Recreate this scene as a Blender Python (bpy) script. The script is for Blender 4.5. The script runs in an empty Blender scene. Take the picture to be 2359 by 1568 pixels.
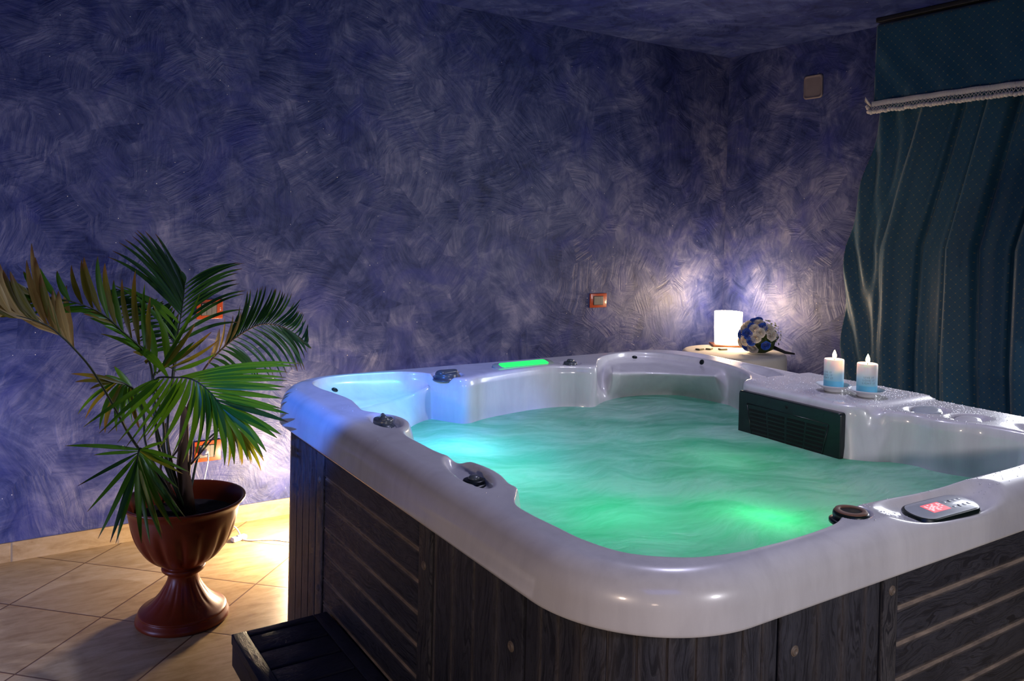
import bpy, bmesh, math, random
import numpy as np
from mathutils import Vector, Matrix
from mathutils.bvhtree import BVHTree
random.seed(7); rng = np.random.RandomState(5)
scene = bpy.context.scene
COL = scene.collection

# ------------------------------------------------------------------ camera
CF, CYAW, CPIT, CROL, CCY = 1893.626, 0.5718, 0.02132, -0.02309, 564.70
CAM = np.array([-0.95623, -1.06672, 1.55581])
_f = np.array([math.sin(CYAW)*math.cos(CPIT), math.cos(CYAW)*math.cos(CPIT), -math.sin(CPIT)])
_r = np.array([math.cos(CYAW), -math.sin(CYAW), 0.0]); _d = np.cross(_f, _r)
CR = _r*math.cos(CROL) + _d*math.sin(CROL); CD = -_r*math.sin(CROL) + _d*math.cos(CROL)
cam_d = bpy.data.cameras.new('camera'); cam = bpy.data.objects.new('camera', cam_d); COL.objects.link(cam)
M = Matrix.Identity(4)
for i in range(3):
    M[i][0] = CR[i]; M[i][1] = -CD[i]; M[i][2] = -_f[i]; M[i][3] = CAM[i]
cam.matrix_world = M
cam_d.sensor_width = 36; cam_d.lens = CF/2359*36; cam_d.shift_y = -(784-CCY)/2359; cam_d.clip_start = .02
scene.camera = cam
def at(u, v, Y):
    """world point seen at pixel (u,v) of the 2359x1568 frame on the upright plane y=Y"""
    d = _f + (u-1179.5)/CF*CR + (v-CCY)/CF*CD
    return Vector(CAM + (Y-CAM[1])/d[1]*d)

# ------------------------------------------------------------------ view, world
vs = scene.view_settings
vs.view_transform = 'Standard'; vs.look = 'None'; vs.gamma = 1; vs.use_curve_mapping = False; vs.exposure = 0.0
scene.cycles.use_denoising = True
scene.cycles.max_bounces = 4; scene.cycles.diffuse_bounces = 2; scene.cycles.glossy_bounces = 2
scene.cycles.transmission_bounces = 4; scene.cycles.caustics_reflective = False; scene.cycles.caustics_refractive = False
scene.cycles.sample_clamp_indirect = 4; scene.cycles.use_adaptive_sampling = True; scene.cycles.adaptive_threshold = .03; scene.cycles.adaptive_min_samples = 12
W = bpy.data.worlds.new('world'); scene.world = W; W.use_nodes = True
W.node_tree.nodes['Background'].inputs[0].default_value = (0.03, 0.05, 0.2, 1)
W.node_tree.nodes['Background'].inputs[1].default_value = 0.15

def light(name, kind, loc, energy, color, size=.1, target=None, spot=None, blend=.5, size_y=None):
    l = bpy.data.lights.new(name, kind); l.energy = energy; l.color = color
    if kind == 'AREA':
        l.size = size
        if size_y: l.shape = 'RECTANGLE'; l.size_y = size_y
    else: l.shadow_soft_size = size
    if spot: l.spot_size = math.radians(spot); l.spot_blend = blend
    o = bpy.data.objects.new(name, l); COL.objects.link(o); o.location = loc
    if target is not None:
        o.rotation_euler = (Vector(target)-Vector(loc)).to_track_quat('-Z', 'Y').to_euler()
    return o
# lights outside the picture: inferred lamps of the spa and added fills
light('blue_ambient_fill', 'AREA', (-0.8, -1.6, 2.82), 8.5, (0.05, 0.17, 1.0), 1.2, target=(-0.2, 1.6, 0))  # added fill for the dim blue ambient on the upper wall
light('ceiling_downlight', 'SPOT', (1.32, .98, 2.79), 68, (0.72, 0.70, 1.0), .035, target=(1.25, 1.02, 0), spot=128, blend=.65)
light('lilac_fill_beam', 'SPOT', (1.28, 1.0, 2.79), 62, (0.46, 0.54, 1.0), .035, target=(-1.25, 2.5, 0), spot=40, blend=.5)  # extra beam added beside the downlight to lighten the left floor
light('blue_spotlight', 'SPOT', (-1.9, 0.2, 2.5), 520, (0.05, 0.20, 1.0), .05, target=(0.36, 2.0, .90), spot=19, blend=.30)
light('white_lamp_near_viewer', 'SPOT', (0.55, -1.5, 1.36), 40, (0.97, 0.94, 1.0), .06, target=(1.0, 1.2, .45), spot=118, blend=.9)
light('warm_lamp_left', 'SPOT', (-1.7, -1.0, 1.25), 44, (1.0, 0.78, 0.62), .05, target=(0.05, .30, .88), spot=44, blend=.45)
light('warm_fill_left', 'POINT', (-1.1, -1.7, 1.0), 5, (1.0, 0.74, 0.54), .08)
light('doorway_light', 'AREA', (3.46, .66, 1.50), 26, (0.90, 0.92, 1.0), .85, target=(1.2, .6, .95), size_y=.9)
light('blue_wall_washer', 'AREA', (-1.7, 2.1, .30), 13, (0.42, 0.48, 1.0), .5, target=(-1.0, 3.2, .55))
light('cyan_basin_fill', 'SPOT', (.75, 1.0, 2.7), 120, (0.02, 0.75, .95), .04, target=(0.33, 1.93, .86), spot=13, blend=.6)  # added fill that turns the corner basin cyan

# ------------------------------------------------------------------ node helper
def mat(name):
    m = bpy.data.materials.new(name); m.use_nodes = True
    nt = m.node_tree; nt.nodes.clear()
    out = nt.nodes.new('ShaderNodeOutputMaterial')
    return m, nt, out
def N(nt, t, ins=None, **kw):
    n = nt.nodes.new('ShaderNode'+t)
    for k, v in kw.items(): setattr(n, k, v)
    if ins:
        for k, v in ins.items():
            s = n.inputs[k]
            if isinstance(v, bpy.types.NodeSocket): nt.links.new(v, s)
            elif isinstance(v, (tuple, list)) and len(v) == 3 and s.type == 'RGBA': s.default_value = (*v, 1)
            else: s.default_value = v
    return n
def MA(nt, op, a, b=None, c=None, clamp=False):
    n = nt.nodes.new('ShaderNodeMath'); n.operation = op; n.use_clamp = clamp
    for i, v in enumerate((a, b, c)):
        if v is None: continue
        if isinstance(v, bpy.types.NodeSocket): nt.links.new(v, n.inputs[i])
        else: n.inputs[i].default_value = v
    return n.outputs[0]
def RAMP(nt, fac, stops, interp='LINEAR'):
    n = nt.nodes.new('ShaderNodeValToRGB'); n.color_ramp.interpolation = interp
    e = n.color_ramp.elements
    while len(e) < len(stops): e.new(.5)
    for i, (p, c) in enumerate(stops):
        e[i].position = p; e[i].color = (*c, 1) if len(c) == 3 else c
    nt.links.new(fac, n.inputs[0]); return n.outputs[0]
def MIX(nt, f, a, b, mode='MIX'):
    n = nt.nodes.new('ShaderNodeMix'); n.data_type = 'RGBA'; n.blend_type = mode
    for s, v in ((n.inputs[0], f), (n.inputs[6], a), (n.inputs[7], b)):
        if isinstance(v, bpy.types.NodeSocket): nt.links.new(v, s)
        elif isinstance(v, (tuple, list)): s.default_value = (*v[:3], 1)
        else: s.default_value = v
    return n.outputs[2]
def MAP(nt, vec, scale=(1, 1, 1), rot=(0, 0, 0), loc=(0, 0, 0)):
    return N(nt, 'Mapping', {0: vec, 1: loc, 2: rot, 3: scale}).outputs[0]
def NOI(nt, vec, scale, detail=3, rough=.5, dist=0):
    return N(nt, 'TexNoise', {'Vector': vec, 'Scale': scale, 'Detail': detail, 'Roughness': rough, 'Distortion': dist}).outputs[0]
def PB(nt, out, **kw):
    names = {'color': 'Base Color', 'rough': 'Roughness', 'metal': 'Metallic', 'normal': 'Normal', 'coat': 'Coat Weight',
             'coat_rough': 'Coat Roughness', 'spec': 'Specular IOR Level', 'emit': 'Emission Color', 'estr': 'Emission Strength',
             'sss': 'Subsurface Weight', 'sssr': 'Subsurface Radius', 'ssss': 'Subsurface Scale', 'trans': 'Transmission Weight', 'ior': 'IOR', 'sheen': 'Sheen Weight'}
    p = N(nt, 'BsdfPrincipled', {names[k]: v for k, v in kw.items()})
    if out: nt.links.new(p.outputs[0], out.inputs[0])
    return p
def BUMP(nt, h, strength=.5, dist=.01):
    return N(nt, 'Bump', {'Height': h, 'Strength': strength, 'Distance': dist}).outputs[0]
def UV(nt): return N(nt, 'UVMap').outputs[0]
def OBJ(nt): return N(nt, 'TexCoord').outputs['Object']
def plain(name, color, rough=.5, **kw):
    m, nt, out = mat(name)
    v = NOI(nt, OBJ(nt), kw.pop('nscale', 30), 3)
    c = MIX(nt, v, tuple(x*.88 for x in color), tuple(min(1, x*1.1) for x in color))
    PB(nt, out, color=c, rough=rough, **kw); return m

# plaster ---------------------------------------------------------------
def plaster(name, tint=(1, 1, 1), soft=1.0):
    """trowelled plaster: short straight strokes whose direction changes from patch to patch"""
    m, nt, out = mat(name); uv = UV(nt)
    warp = N(nt, 'TexNoise', {'Vector': uv, 'Scale': 3.0, 'Detail': 2}).outputs[1]
    wv = N(nt, 'VectorMath', {0: warp, 1: (.5, .5, .5)}, operation='SUBTRACT').outputs[0]
    wv = N(nt, 'VectorMath', {0: wv, 'Scale': .07}, operation='SCALE').outputs[0]
    p = N(nt, 'VectorMath', {0: uv, 1: wv}, operation='ADD').outputs[0]
    def strokes(scale, fine, seed):
        pv = MAP(nt, p, loc=(seed, seed*.6, 0))
        vo = N(nt, 'TexVoronoi', {'Vector': pv, 'Scale': scale, 'Randomness': 1.0})
        dl = N(nt, 'SeparateXYZ', {0: N(nt, 'VectorMath', {0: pv, 1: vo.outputs['Position']}, operation='SUBTRACT').outputs[0]})
        x, y = dl.outputs[0], dl.outputs[1]
        c = N(nt, 'SeparateColor', {0: vo.outputs['Color']})
        an = MA(nt, 'MULTIPLY', c.outputs[0], 3.14159)
        ca, sa = MA(nt, 'COSINE', an), MA(nt, 'SINE', an)
        u = MA(nt, 'ADD', MA(nt, 'MULTIPLY', x, ca), MA(nt, 'MULTIPLY', y, sa)); v = MA(nt, 'SUBTRACT', MA(nt, 'MULTIPLY', y, ca), MA(nt, 'MULTIPLY', x, sa))
        v = MA(nt, 'ADD', v, MA(nt, 'MULTIPLY', MA(nt, 'MULTIPLY', u, u), MA(nt, 'MULTIPLY', MA(nt, 'SUBTRACT', c.outputs[1], .5), 1.1)))
        q = N(nt, 'CombineXYZ', {0: MA(nt, 'MULTIPLY', u, fine*.10), 1: MA(nt, 'MULTIPLY', v, fine), 2: MA(nt, 'MULTIPLY', c.outputs[2], 20)}).outputs[0]
        return NOI(nt, q, 1.0, 4, .6, .2), c.outputs[2]
    s1, c1 = strokes(3.4, 30, 3.1); s2, c2 = strokes(6.0, 52, 7.7)
    big = NOI(nt, p, 1.3, 3, .6, .4)
    mid = NOI(nt, p, 6.5, 5, .68, .8)
    sel = MA(nt, 'MULTIPLY', MA(nt, 'SUBTRACT', NOI(nt, p, 4.0, 2), .42), 6, clamp=True)
    st = N(nt, 'Mix', {0: sel, 2: s1, 3: s2}, data_type='FLOAT').outputs[0]
    cc = N(nt, 'Mix', {0: sel, 2: c1, 3: c2}, data_type='FLOAT').outputs[0]
    v = MA(nt, 'ADD', MA(nt, 'MULTIPLY', big, .34), MA(nt, 'MULTIPLY', mid, .42))
    v = MA(nt, 'ADD', v, MA(nt, 'MULTIPLY', st, .24))
    v = MA(nt, 'ADD', v, MA(nt, 'MULTIPLY', MA(nt, 'SUBTRACT', cc, .5), .07))
    def T(c): return tuple(a*b for a, b in zip(c, tint))
    col = RAMP(nt, v, [(.37, T((.013, .023, .100))), (.45, T((.037, .052, .175))), (.53, T((.088, .104, .245))), (.64, T((.225, .235, .395)))])
    hb = MA(nt, 'MULTIPLY', MA(nt, 'SUBTRACT', NOI(nt, MAP(nt, p, loc=(9, 3, 0)), 2.6, 4, .65, .8), .50), 5, clamp=True)
    col = MIX(nt, MA(nt, 'MULTIPLY', hb, .6), col, T((.035, .045, .26)))
    h = MA(nt, 'ADD', MA(nt, 'MULTIPLY', st, 1.0), MA(nt, 'MULTIPLY', mid, .9))
    gl = N(nt, 'TexVoronoi', {'Vector': uv, 'Scale': 24.0, 'Randomness': 1.0})
    gc = N(nt, 'SeparateColor', {0: gl.outputs['Color']}).outputs[0]
    g = MA(nt, 'MULTIPLY', MA(nt, 'LESS_THAN', gl.outputs['Distance'], .05), MA(nt, 'GREATER_THAN', gc, .75))
    col = MIX(nt, g, col, (1, .95, .8))
    PB(nt, out, color=col, rough=.48, spec=.4, normal=BUMP(nt, h, .55*soft, .012)); return m
M_WALL = plaster('violet_blue_plaster'); M_CEIL = plaster('blue_ceiling_plaster', (.6, .75, 1.0), .35)

TS, TTH, TOX, TOY = 0.42234, -0.78096, -0.55977, 3.04885
def tile_mat(name, grid=True):
    m, nt, out = mat(name); uv = UV(nt)
    sp = N(nt, 'SeparateXYZ', {0: uv}); x, y = sp.outputs[0], sp.outputs[1]
    if grid:
        dx = MA(nt, 'SUBTRACT', x, TOX); dy = MA(nt, 'SUBTRACT', y, TOY)
        c, s = math.cos(TTH)/TS, math.sin(TTH)/TS
        a = MA(nt, 'ADD', MA(nt, 'MULTIPLY', dx, c), MA(nt, 'MULTIPLY', dy, s))
        b = MA(nt, 'SUBTRACT', MA(nt, 'MULTIPLY', dx, s), MA(nt, 'MULTIPLY', dy, c))
        gw = .0032/TS
        def edge(v):
            fr = MA(nt, 'FRACT', MA(nt, 'ADD', v, 100)); return MA(nt, 'SUBTRACT', .5, MA(nt, 'ABSOLUTE', MA(nt, 'SUBTRACT', fr, .5)))
        e = MA(nt, 'MINIMUM', edge(a), edge(b))
        ia = MA(nt, 'FLOOR', MA(nt, 'ADD', a, 100)); ib = MA(nt, 'FLOOR', MA(nt, 'ADD', b, 100))
        tv = N(nt, 'TexWhiteNoise', {'Vector': N(nt, 'CombineXYZ', {0: ia, 1: ib}).outputs[0]}, noise_dimensions='3D').outputs[0]
        off = MA(nt, 'MULTIPLY', tv, 7)
    else:
        gw = .0035
        fr = MA(nt, 'FRACT', MA(nt, 'DIVIDE', MA(nt, 'ADD', x, 10.005), .4365))
        e = MA(nt, 'MULTIPLY', MA(nt, 'SUBTRACT', .5, MA(nt, 'ABSOLUTE', MA(nt, 'SUBTRACT', fr, .5))), .4365)
        tv = N(nt, 'TexWhiteNoise', {'W': MA(nt, 'FLOOR', MA(nt, 'DIVIDE', MA(nt, 'ADD', x, 10.005), .4365))}, noise_dimensions='1D').outputs[0]
        off = MA(nt, 'MULTIPLY', tv, 7)
    g = MA(nt, 'LESS_THAN', e, gw)
    q = N(nt, 'VectorMath', {0: uv, 1: N(nt, 'CombineXYZ', {0: off, 1: off}).outputs[0]}, operation='ADD').outputs[0]
    n1 = NOI(nt, MAP(nt, q, scale=(3, 11, 1), rot=(0, 0, .5)), 2.2, 6, .65, .8); n2 = NOI(nt, q, 26, 4, .7)
    v = MA(nt, 'ADD', MA(nt, 'MULTIPLY', n1, .75), MA(nt, 'MULTIPLY', n2, .25)); v = MA(nt, 'ADD', v, MA(nt, 'MULTIPLY', MA(nt, 'SUBTRACT', tv, .5), .1))
    col = RAMP(nt, v, [(.3, (.38, .25, .11)), (.5, (.54, .39, .20)), (.7, (.64, .50, .30))])
    col = MIX(nt, g, col, (.17, .09, .04) if grid else (.32, .27, .2))
    hh = MA(nt, 'MULTIPLY', MA(nt, 'MINIMUM', MA(nt, 'DIVIDE', e, gw*2.2), 1.0), 1.0)
    PB(nt, out, color=col, rough=MA(nt, 'ADD', .26, MA(nt, 'MULTIPLY', n2, .22)), spec=.45, normal=BUMP(nt, MA(nt, 'ADD', hh, MA(nt, 'MULTIPLY', n2, .12)), .35, .002)); return m
M_TILE = tile_mat('beige_tile'); M_SKIRT = tile_mat('beige_skirting_tile', False)

def shell_mat():
    m, nt, out = mat('pearl_grey_acrylic'); o = OBJ(nt)
    a = NOI(nt, MAP(nt, o, scale=(1.6, 1.6, .55)), 3.0, 5, .6, 1.3)
    b = NOI(nt, MAP(nt, o, scale=(9, 9, 1.2)), 2.5, 4, .6, .5)
    v = MA(nt, 'ADD', MA(nt, 'MULTIPLY', a, .65), MA(nt, 'MULTIPLY', b, .35))
    col = RAMP(nt, v, [(.34, (.58, .565, .585)), (.5, (.67, .655, .675)), (.64, (.73, .715, .73))])
    fl = N(nt, 'TexVoronoi', {'Vector': o, 'Scale': 260.0}).outputs['Distance']
    col = MIX(nt, MA(nt, 'MULTIPLY', MA(nt, 'LESS_THAN', fl, .12), .35), col, (.95, .93, 1))
    PB(nt, out, color=col, rough=.30, spec=.5, coat=.7, coat_rough=.09); return m
M_SHELL = shell_mat()

def wood_mat(name, base=(.014, .015, .024), hi=(.070, .072, .095), dust=(.42, .33, .26)):
    m, nt, out = mat(name); uv = UV(nt)
    w = N(nt, 'TexNoise', {'Vector': MAP(nt, uv, scale=(3, 12, 1)), 'Scale': 1.6, 'Detail': 2}).outputs[0]
    sp = N(nt, 'SeparateXYZ', {0: uv})
    yy = MA(nt, 'ADD', sp.outputs[1], MA(nt, 'MULTIPLY', w, .11))
    q = N(nt, 'CombineXYZ', {0: MA(nt, 'MULTIPLY', sp.outputs[0], 7), 1: MA(nt, 'MULTIPLY', yy, 150), 2: 0.0}).outputs[0]
    g = NOI(nt, q, 1.0, 4, .6, .3)
    f2 = NOI(nt, MAP(nt, uv, scale=(60, 700, 1)), 1.0, 2, .5)
    gg = RAMP(nt, MA(nt, 'ADD', MA(nt, 'MULTIPLY', g, .8), MA(nt, 'MULTIPLY', f2, .2)), [(.42, (0, 0, 0)), (.54, (1, 1, 1)), (.60, (.25, .25, .25))])
    big = NOI(nt, MAP(nt, uv, scale=(2, 5, 1)), 1.7, 3, .6)
    col = MIX(nt, MA(nt, 'MULTIPLY', gg, MA(nt, 'MULTIPLY', big, 1.3)), base, hi)
    at_ = N(nt, 'Attribute', attribute_name='groove').outputs['Fac']
    dn = NOI(nt, MAP(nt, uv, scale=(5, 30, 1)), 2.0, 4, .7)
    dm = MA(nt, 'MULTIPLY', at_, MA(nt, 'MULTIPLY', MA(nt, 'SUBTRACT', dn, .18), 2.2, clamp=True), clamp=True)
    col = MIX(nt, dm, col, dust)
    h = MA(nt, 'MULTIPLY', gg, 1.0)
    PB(nt, out, color=col, rough=.5, spec=.4, normal=BUMP(nt, h, .35, .0012)); return m
M_WOOD = wood_mat('charcoal_wood_effect_board'); M_POST = wood_mat('charcoal_post', hi=(.12, .115, .125), dust=(.05, .05, .06))
M_STEP = wood_mat('dark_step_board', base=(.016, .018, .034), hi=(.045, .048, .075), dust=(.09, .09, .12))

# ------------------------------------------------------------------ mesh helpers
def tag(o, label=None, cat=None, group=None, kind=None):
    for k, v in (('label', label), ('category', cat), ('group', group), ('kind', kind)):
        if v: o[k] = v
    return o
def empty(name, loc=(0, 0, 0), rz=0):
    o = bpy.data.objects.new(name, None); COL.objects.link(o); o.location = loc; o.rotation_euler = (0, 0, rz)
    o.empty_display_size = .05; return o
def mesh(name, V, F, mats, parent=None, smooth=True, uv=None, attr=None, mi=None, loc=(0, 0, 0), rz=0):
    me = bpy.data.meshes.new(name); me.from_pydata([tuple(v) for v in V], [], [tuple(f) for f in F]); me.update()
    if not isinstance(mats, (list, tuple)): mats = [mats]
    for m in mats: me.materials.append(m)
    if smooth: me.polygons.foreach_set('use_smooth', [True]*len(me.polygons))
    if mi is not None: me.polygons.foreach_set('material_index', mi)
    if uv is not None:
        l = me.uv_layers.new(name='UVMap'); idx = np.empty(len(me.loops), int); me.loops.foreach_get('vertex_index', idx)
        l.data.foreach_set('uv', np.asarray(uv, float)[idx].ravel())
    if attr is not None:
        a = me.attributes.new('groove', 'FLOAT', 'POINT'); a.data.foreach_set('value', np.asarray(attr, float))
    o = bpy.data.objects.new(name, me); COL.objects.link(o); o.location = loc; o.rotation_euler = (0, 0, rz)
    if parent: o.parent = parent
    return o
class MB:
    def __init__(s): s.V = []; s.F = []; s.U = []; s.I = []
    def add(s, V, F, U=None, m=0):
        b = len(s.V); s.V += [tuple(v) for v in V]; s.F += [tuple(i+b for i in f) for f in F]
        s.U += [tuple(u) for u in U] if U is not None else [(v[0], v[1]) for v in V]; s.I += [m]*len(F)
    def box(s, x0, x1, y0, y1, z0, z1, b=.0, grain='x', m=0, T=None):
        bm = bmesh.new(); bmesh.ops.create_cube(bm, size=1)
        for v in bm.verts: v.co = Vector(((x0+x1)/2+v.co.x*(x1-x0), (y0+y1)/2+v.co.y*(y1-y0), (z0+z1)/2+v.co.z*(z1-z0)))
        if b: bmesh.ops.bevel(bm, geom=list(bm.edges), offset=b, segments=2, affect='EDGES', profile=.6)
        off = random.random()*5
        V = [v.co.copy() for v in bm.verts]; F = [[v.index for v in f.verts] for f in bm.faces]
        U = []
        for v in V:
            if grain == 'x': U.append((v.x+off, v.y+v.z))
            elif grain == 'y': U.append((v.y+off, v.x+v.z))
            else: U.append((v.z+off, v.x+v.y))
        bm.free()
        if T is not None: V = [T @ v for v in V]
        s.add(V, F, U, m)
    def lathe(s, prof, n=48, c=(0, 0, 0), m=0, fn=None, caps=True, T=None):
        V = []; F = []; k = len(prof)
        for i in range(n):
            a = 2*math.pi*i/n
            for (r, z) in prof:
                rr = r*(fn(a, z) if fn else 1)
                V.append(Vector((c[0]+rr*math.cos(a), c[1]+rr*math.sin(a), c[2]+z)))
        for i in range(n):
            j = (i+1) % n
            for q in range(k-1): F.append((i*k+q, j*k+q, j*k+q+1, i*k+q+1))
        if caps:
            if prof[0][0] > 1e-6: F.append([i*k for i in range(n)][::-1])
            if prof[-1][0] > 1e-6: F.append([i*k+k-1 for i in range(n)])
        if T is not None: V = [T @ v for v in V]
        s.add(V, F, [(v[0]+v[1], v[2]) for v in V], m)
    def tube(s, pts, rad, n=8, m=0):
        pts = [Vector(p) for p in pts]; k = len(pts); V = []; F = []
        if not isinstance(rad, (list, tuple)): rad = [rad]*k
        up = Vector((0.13, .31, .94)).normalized()
        for i, p in enumerate(pts):
            t = (pts[min(i+1, k-1)]-pts[max(i-1, 0)]).normalized()
            a = t.cross(up)
            if a.length < 1e-3: a = t.cross(Vector((1, 0, 0)))
            a.normalize(); b = t.cross(a)
            for q in range(n):
                w = 2*math.pi*q/n; V.append(p+(a*math.cos(w)+b*math.sin(w))*rad[i])
        for i in range(k-1):
            for q in range(n):
                r2 = (q+1) % n; F.append((i*n+q, i*n+r2, (i+1)*n+r2, (i+1)*n+q))
        F.append(list(range(n))[::-1]); F.append([(k-1)*n+q for q in range(n)])
        s.add(V, F, None, m)
    def sphere(s, c, r, n=10, sc=(1, 1, 1), m=0):
        V = []; F = []
        for i in range(n+1):
            th = math.pi*i/n
            for j in range(n*2):
                ph = math.pi*j/n
                V.append(Vector((c[0]+r*sc[0]*math.sin(th)*math.cos(ph), c[1]+r*sc[1]*math.sin(th)*math.sin(ph), c[2]+r*sc[2]*math.cos(th))))
        k = n*2
        for i in range(n):
            for j in range(k): F.append((i*k+j, (i+1)*k+j, (i+1)*k+(j+1) % k, i*k+(j+1) % k))
        s.add(V, F, None, m)
    def build(s, name, mats, parent=None, smooth=True, **kw):
        return mesh(name, s.V, s.F, mats, parent, smooth, uv=s.U, mi=s.I, **kw)
def flat(o, ang=35):
    o.data.set_sharp_from_angle(angle=math.radians(ang)) if hasattr(o.data, 'set_sharp_from_angle') else None; return o
def catmull(P, n, closed=False):
    P = [np.array(p, float) for p in P]; out = []; k = len(P)
    segs = k if closed else k-1
    for i in range(segs):
        if closed: a, b, c, d = P[i-1], P[i], P[(i+1) % k], P[(i+2) % k]
        else: a, b, c, d = P[max(i-1, 0)], P[i], P[i+1], P[min(i+2, k-1)]
        for j in range(n):
            t = j/n; out.append(.5*((2*b)+(-a+c)*t+(2*a-5*b+4*c-d)*t*t+(-a+3*b-3*c+d)*t**3))
    if not closed: out.append(P[-1])
    return out

# ------------------------------------------------------------------ room shell
YB, XR, HC = 3.23169, 3.69293, 2.8526
XL, YF = -3.4, -3.6
def quad(name, P, uvs, m, th=None):
    o = mesh(name, P, [(0, 1, 2, 3)], m, None, False, uv=uvs); tag(o, kind='structure'); return o
def slab(name, x0, x1, y0, y1, z0, z1, m, axes):
    b = MB(); b.box(x0, x1, y0, y1, z0, z1); b.U = [(v[axes[0]], v[axes[1]]) for v in b.V]
    o = b.build(name, m, None, False); tag(o, kind='structure'); return o
slab('floor', XL-.1, XR+.1, YF-.1, YB+.1, -.1, 0, M_TILE, (0, 1))
slab('wall_back', XL-.1, XR+.1, YB, YB+.1, 0, HC, M_WALL, (0, 2))
slab('wall_right', XR, XR+.1, YF, YB, 0, HC, M_WALL, (1, 2))
slab('wall_left', XL-.1, XL, YF, YB, 0, HC, M_WALL, (1, 2))
slab('wall_front', XL-.1, XR+.1, YF-.1, YF, 0, HC, M_WALL, (0, 2))
slab('ceiling', XL-.1, XR+.1, YF-.1, YB+.1, HC, HC+.1, M_CEIL, (0, 1))
def skirt(name, x0, x1, y0, y1, axes):
    b = MB(); b.box(x0, x1, y0, y1, 0, .0878, b=.0015); b.U = [(v[axes[0]], v[axes[1]]) for v in b.V]
    o = b.build(name, M_SKIRT, None, False); tag(o, kind='structure')
skirt('baseboard_back', XL, XR, YB-.010, YB-.0002, (0, 2))
skirt('baseboard_right', XR-.010, XR-.0002, YF, YB-.0105, (1, 2))

# ------------------------------------------------------------------ hot tub shell
TUBW = TUBD = 2.10; OH = .045; ZR = .82; WATER_Z = .765
def zt(x, y):  # height of the rim's flat top
    base = .934 + .020*np.clip(y/2.1, 0, 1) + .014*np.clip((x-.5)/1.3, 0, 1)*np.clip(1-y/1.2, 0, 1)
    return base
def rrect(o, R, n):
    """rounded rectangle outline around the tub, offset o outward, corner radius R; n points, ccw"""
    x0, x1 = -o, TUBW+o; y0, y1 = -o, TUBD+o; P = []
    L = [(x1-x0)-2*R, R*math.pi/2, (y1-y0)-2*R, R*math.pi/2]*2
    L = [(x1-x0)-2*R, R*math.pi/2, (y1-y0)-2*R, R*math.pi/2, (x1-x0)-2*R, R*math.pi/2, (y1-y0)-2*R, R*math.pi/2]
    tot = sum(L); nor = []
    for i in range(n):
        s = tot*i/n; k = 0
        while s > L[k]: s -= L[k]; k += 1
        if k == 0: p = (x0+R+s, y0); q = (0, -1)
        elif k == 2: p = (x1, y0+R+s); q = (1, 0)
        elif k == 4: p = (x1-R-s, y1); q = (0, 1)
        elif k == 6: p = (x0, y1-R-s); q = (-1, 0)
        else:
            c, a0 = {1: ((x1-R, y0+R), -90), 3: ((x1-R, y1-R), 0), 5: ((x0+R, y1-R), 90), 7: ((x0+R, y0+R), 180)}[k]
            a = math.radians(a0)+s/R; q = (math.cos(a), math.sin(a)); p = (c[0]+R*q[0], c[1]+R*q[1])
        P.append(p); nor.append(q)
    return np.array(P), np.array(nor)
NT = 2200
OUT, ON = rrect(OH, .30, NT)
CC = np.array([.75, .90])
def rad(ctrl, th, n=24):
    P = np.array(catmull([c[:2] for c in ctrl], n, True)); Z = None
    if len(ctrl[0]) > 2: Z = np.array(catmull([(c[2],) for c in ctrl], n, True))[:, 0]
    d = P-CC; a = np.arctan2(d[:, 1], d[:, 0]); r = np.hypot(d[:, 0], d[:, 1])
    i = np.argsort(a); a, r = a[i], r[i]
    a3 = np.concatenate([a-2*math.pi, a, a+2*math.pi])
    R = np.interp(th, a3, np.tile(r, 3))
    if Z is None: return R
    return R, np.interp(th, a3, np.tile(Z[i], 3))
E_C = [(1.83, .14), (1.72, .075), (1.58, .062), (1.4, .055), (1.2, .062), (1.0, .070), (.86, .078), (.76, .085), (.70, .080), (.61, .038), (.48, .026), (.38, .027), (.293, .034), (.192, .064), (.104, .136),
       (.070, .228), (.062, .31), (.055, .40), (.060, .47), (.10, .53), (.128, .57), (.130, .61), (.146, .67), (.150, .73), (.140, .79), (.112, .86), (.098, .93), (.096, 1.02), (.096, 1.11),
       (.112, 1.17), (.150, 1.22), (.178, 1.28), (.176, 1.34), (.140, 1.40), (.108, 1.46), (.118, 1.54), (.132, 1.64), (.118, 1.75), (.098, 1.86), (.105, 1.96), (.165, 2.03), (.26, 2.055), (.38, 2.05), (.50, 2.03), (.575, 1.975),
       (.625, 1.87), (.682, 1.80), (.80, 1.842), (1.0, 1.883), (1.16, 1.90), (1.27, 1.86), (1.355, 1.815), (1.41, 1.87), (1.50, 1.965), (1.62, 2.03), (1.76, 2.05), (1.88, 1.97), (1.95, 1.80), (1.955, 1.64), (1.92, 1.50), (1.84, 1.36), (1.72, 1.255),
       (1.640, 1.205), (1.632, 1.10), (1.632, .95), (1.632, .80), (1.650, .725), (1.71, .65), (1.77, .556), (1.77, .48), (1.79, .41), (1.825, .34), (1.84, .25)]
TH = np.arctan2(OUT[:, 1]-CC[1], OUT[:, 0]-CC[0]); RO = np.hypot(*(OUT-CC).T)
CT, ST = np.cos(TH), np.sin(TH)
RE = rad(E_C, TH)
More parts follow.
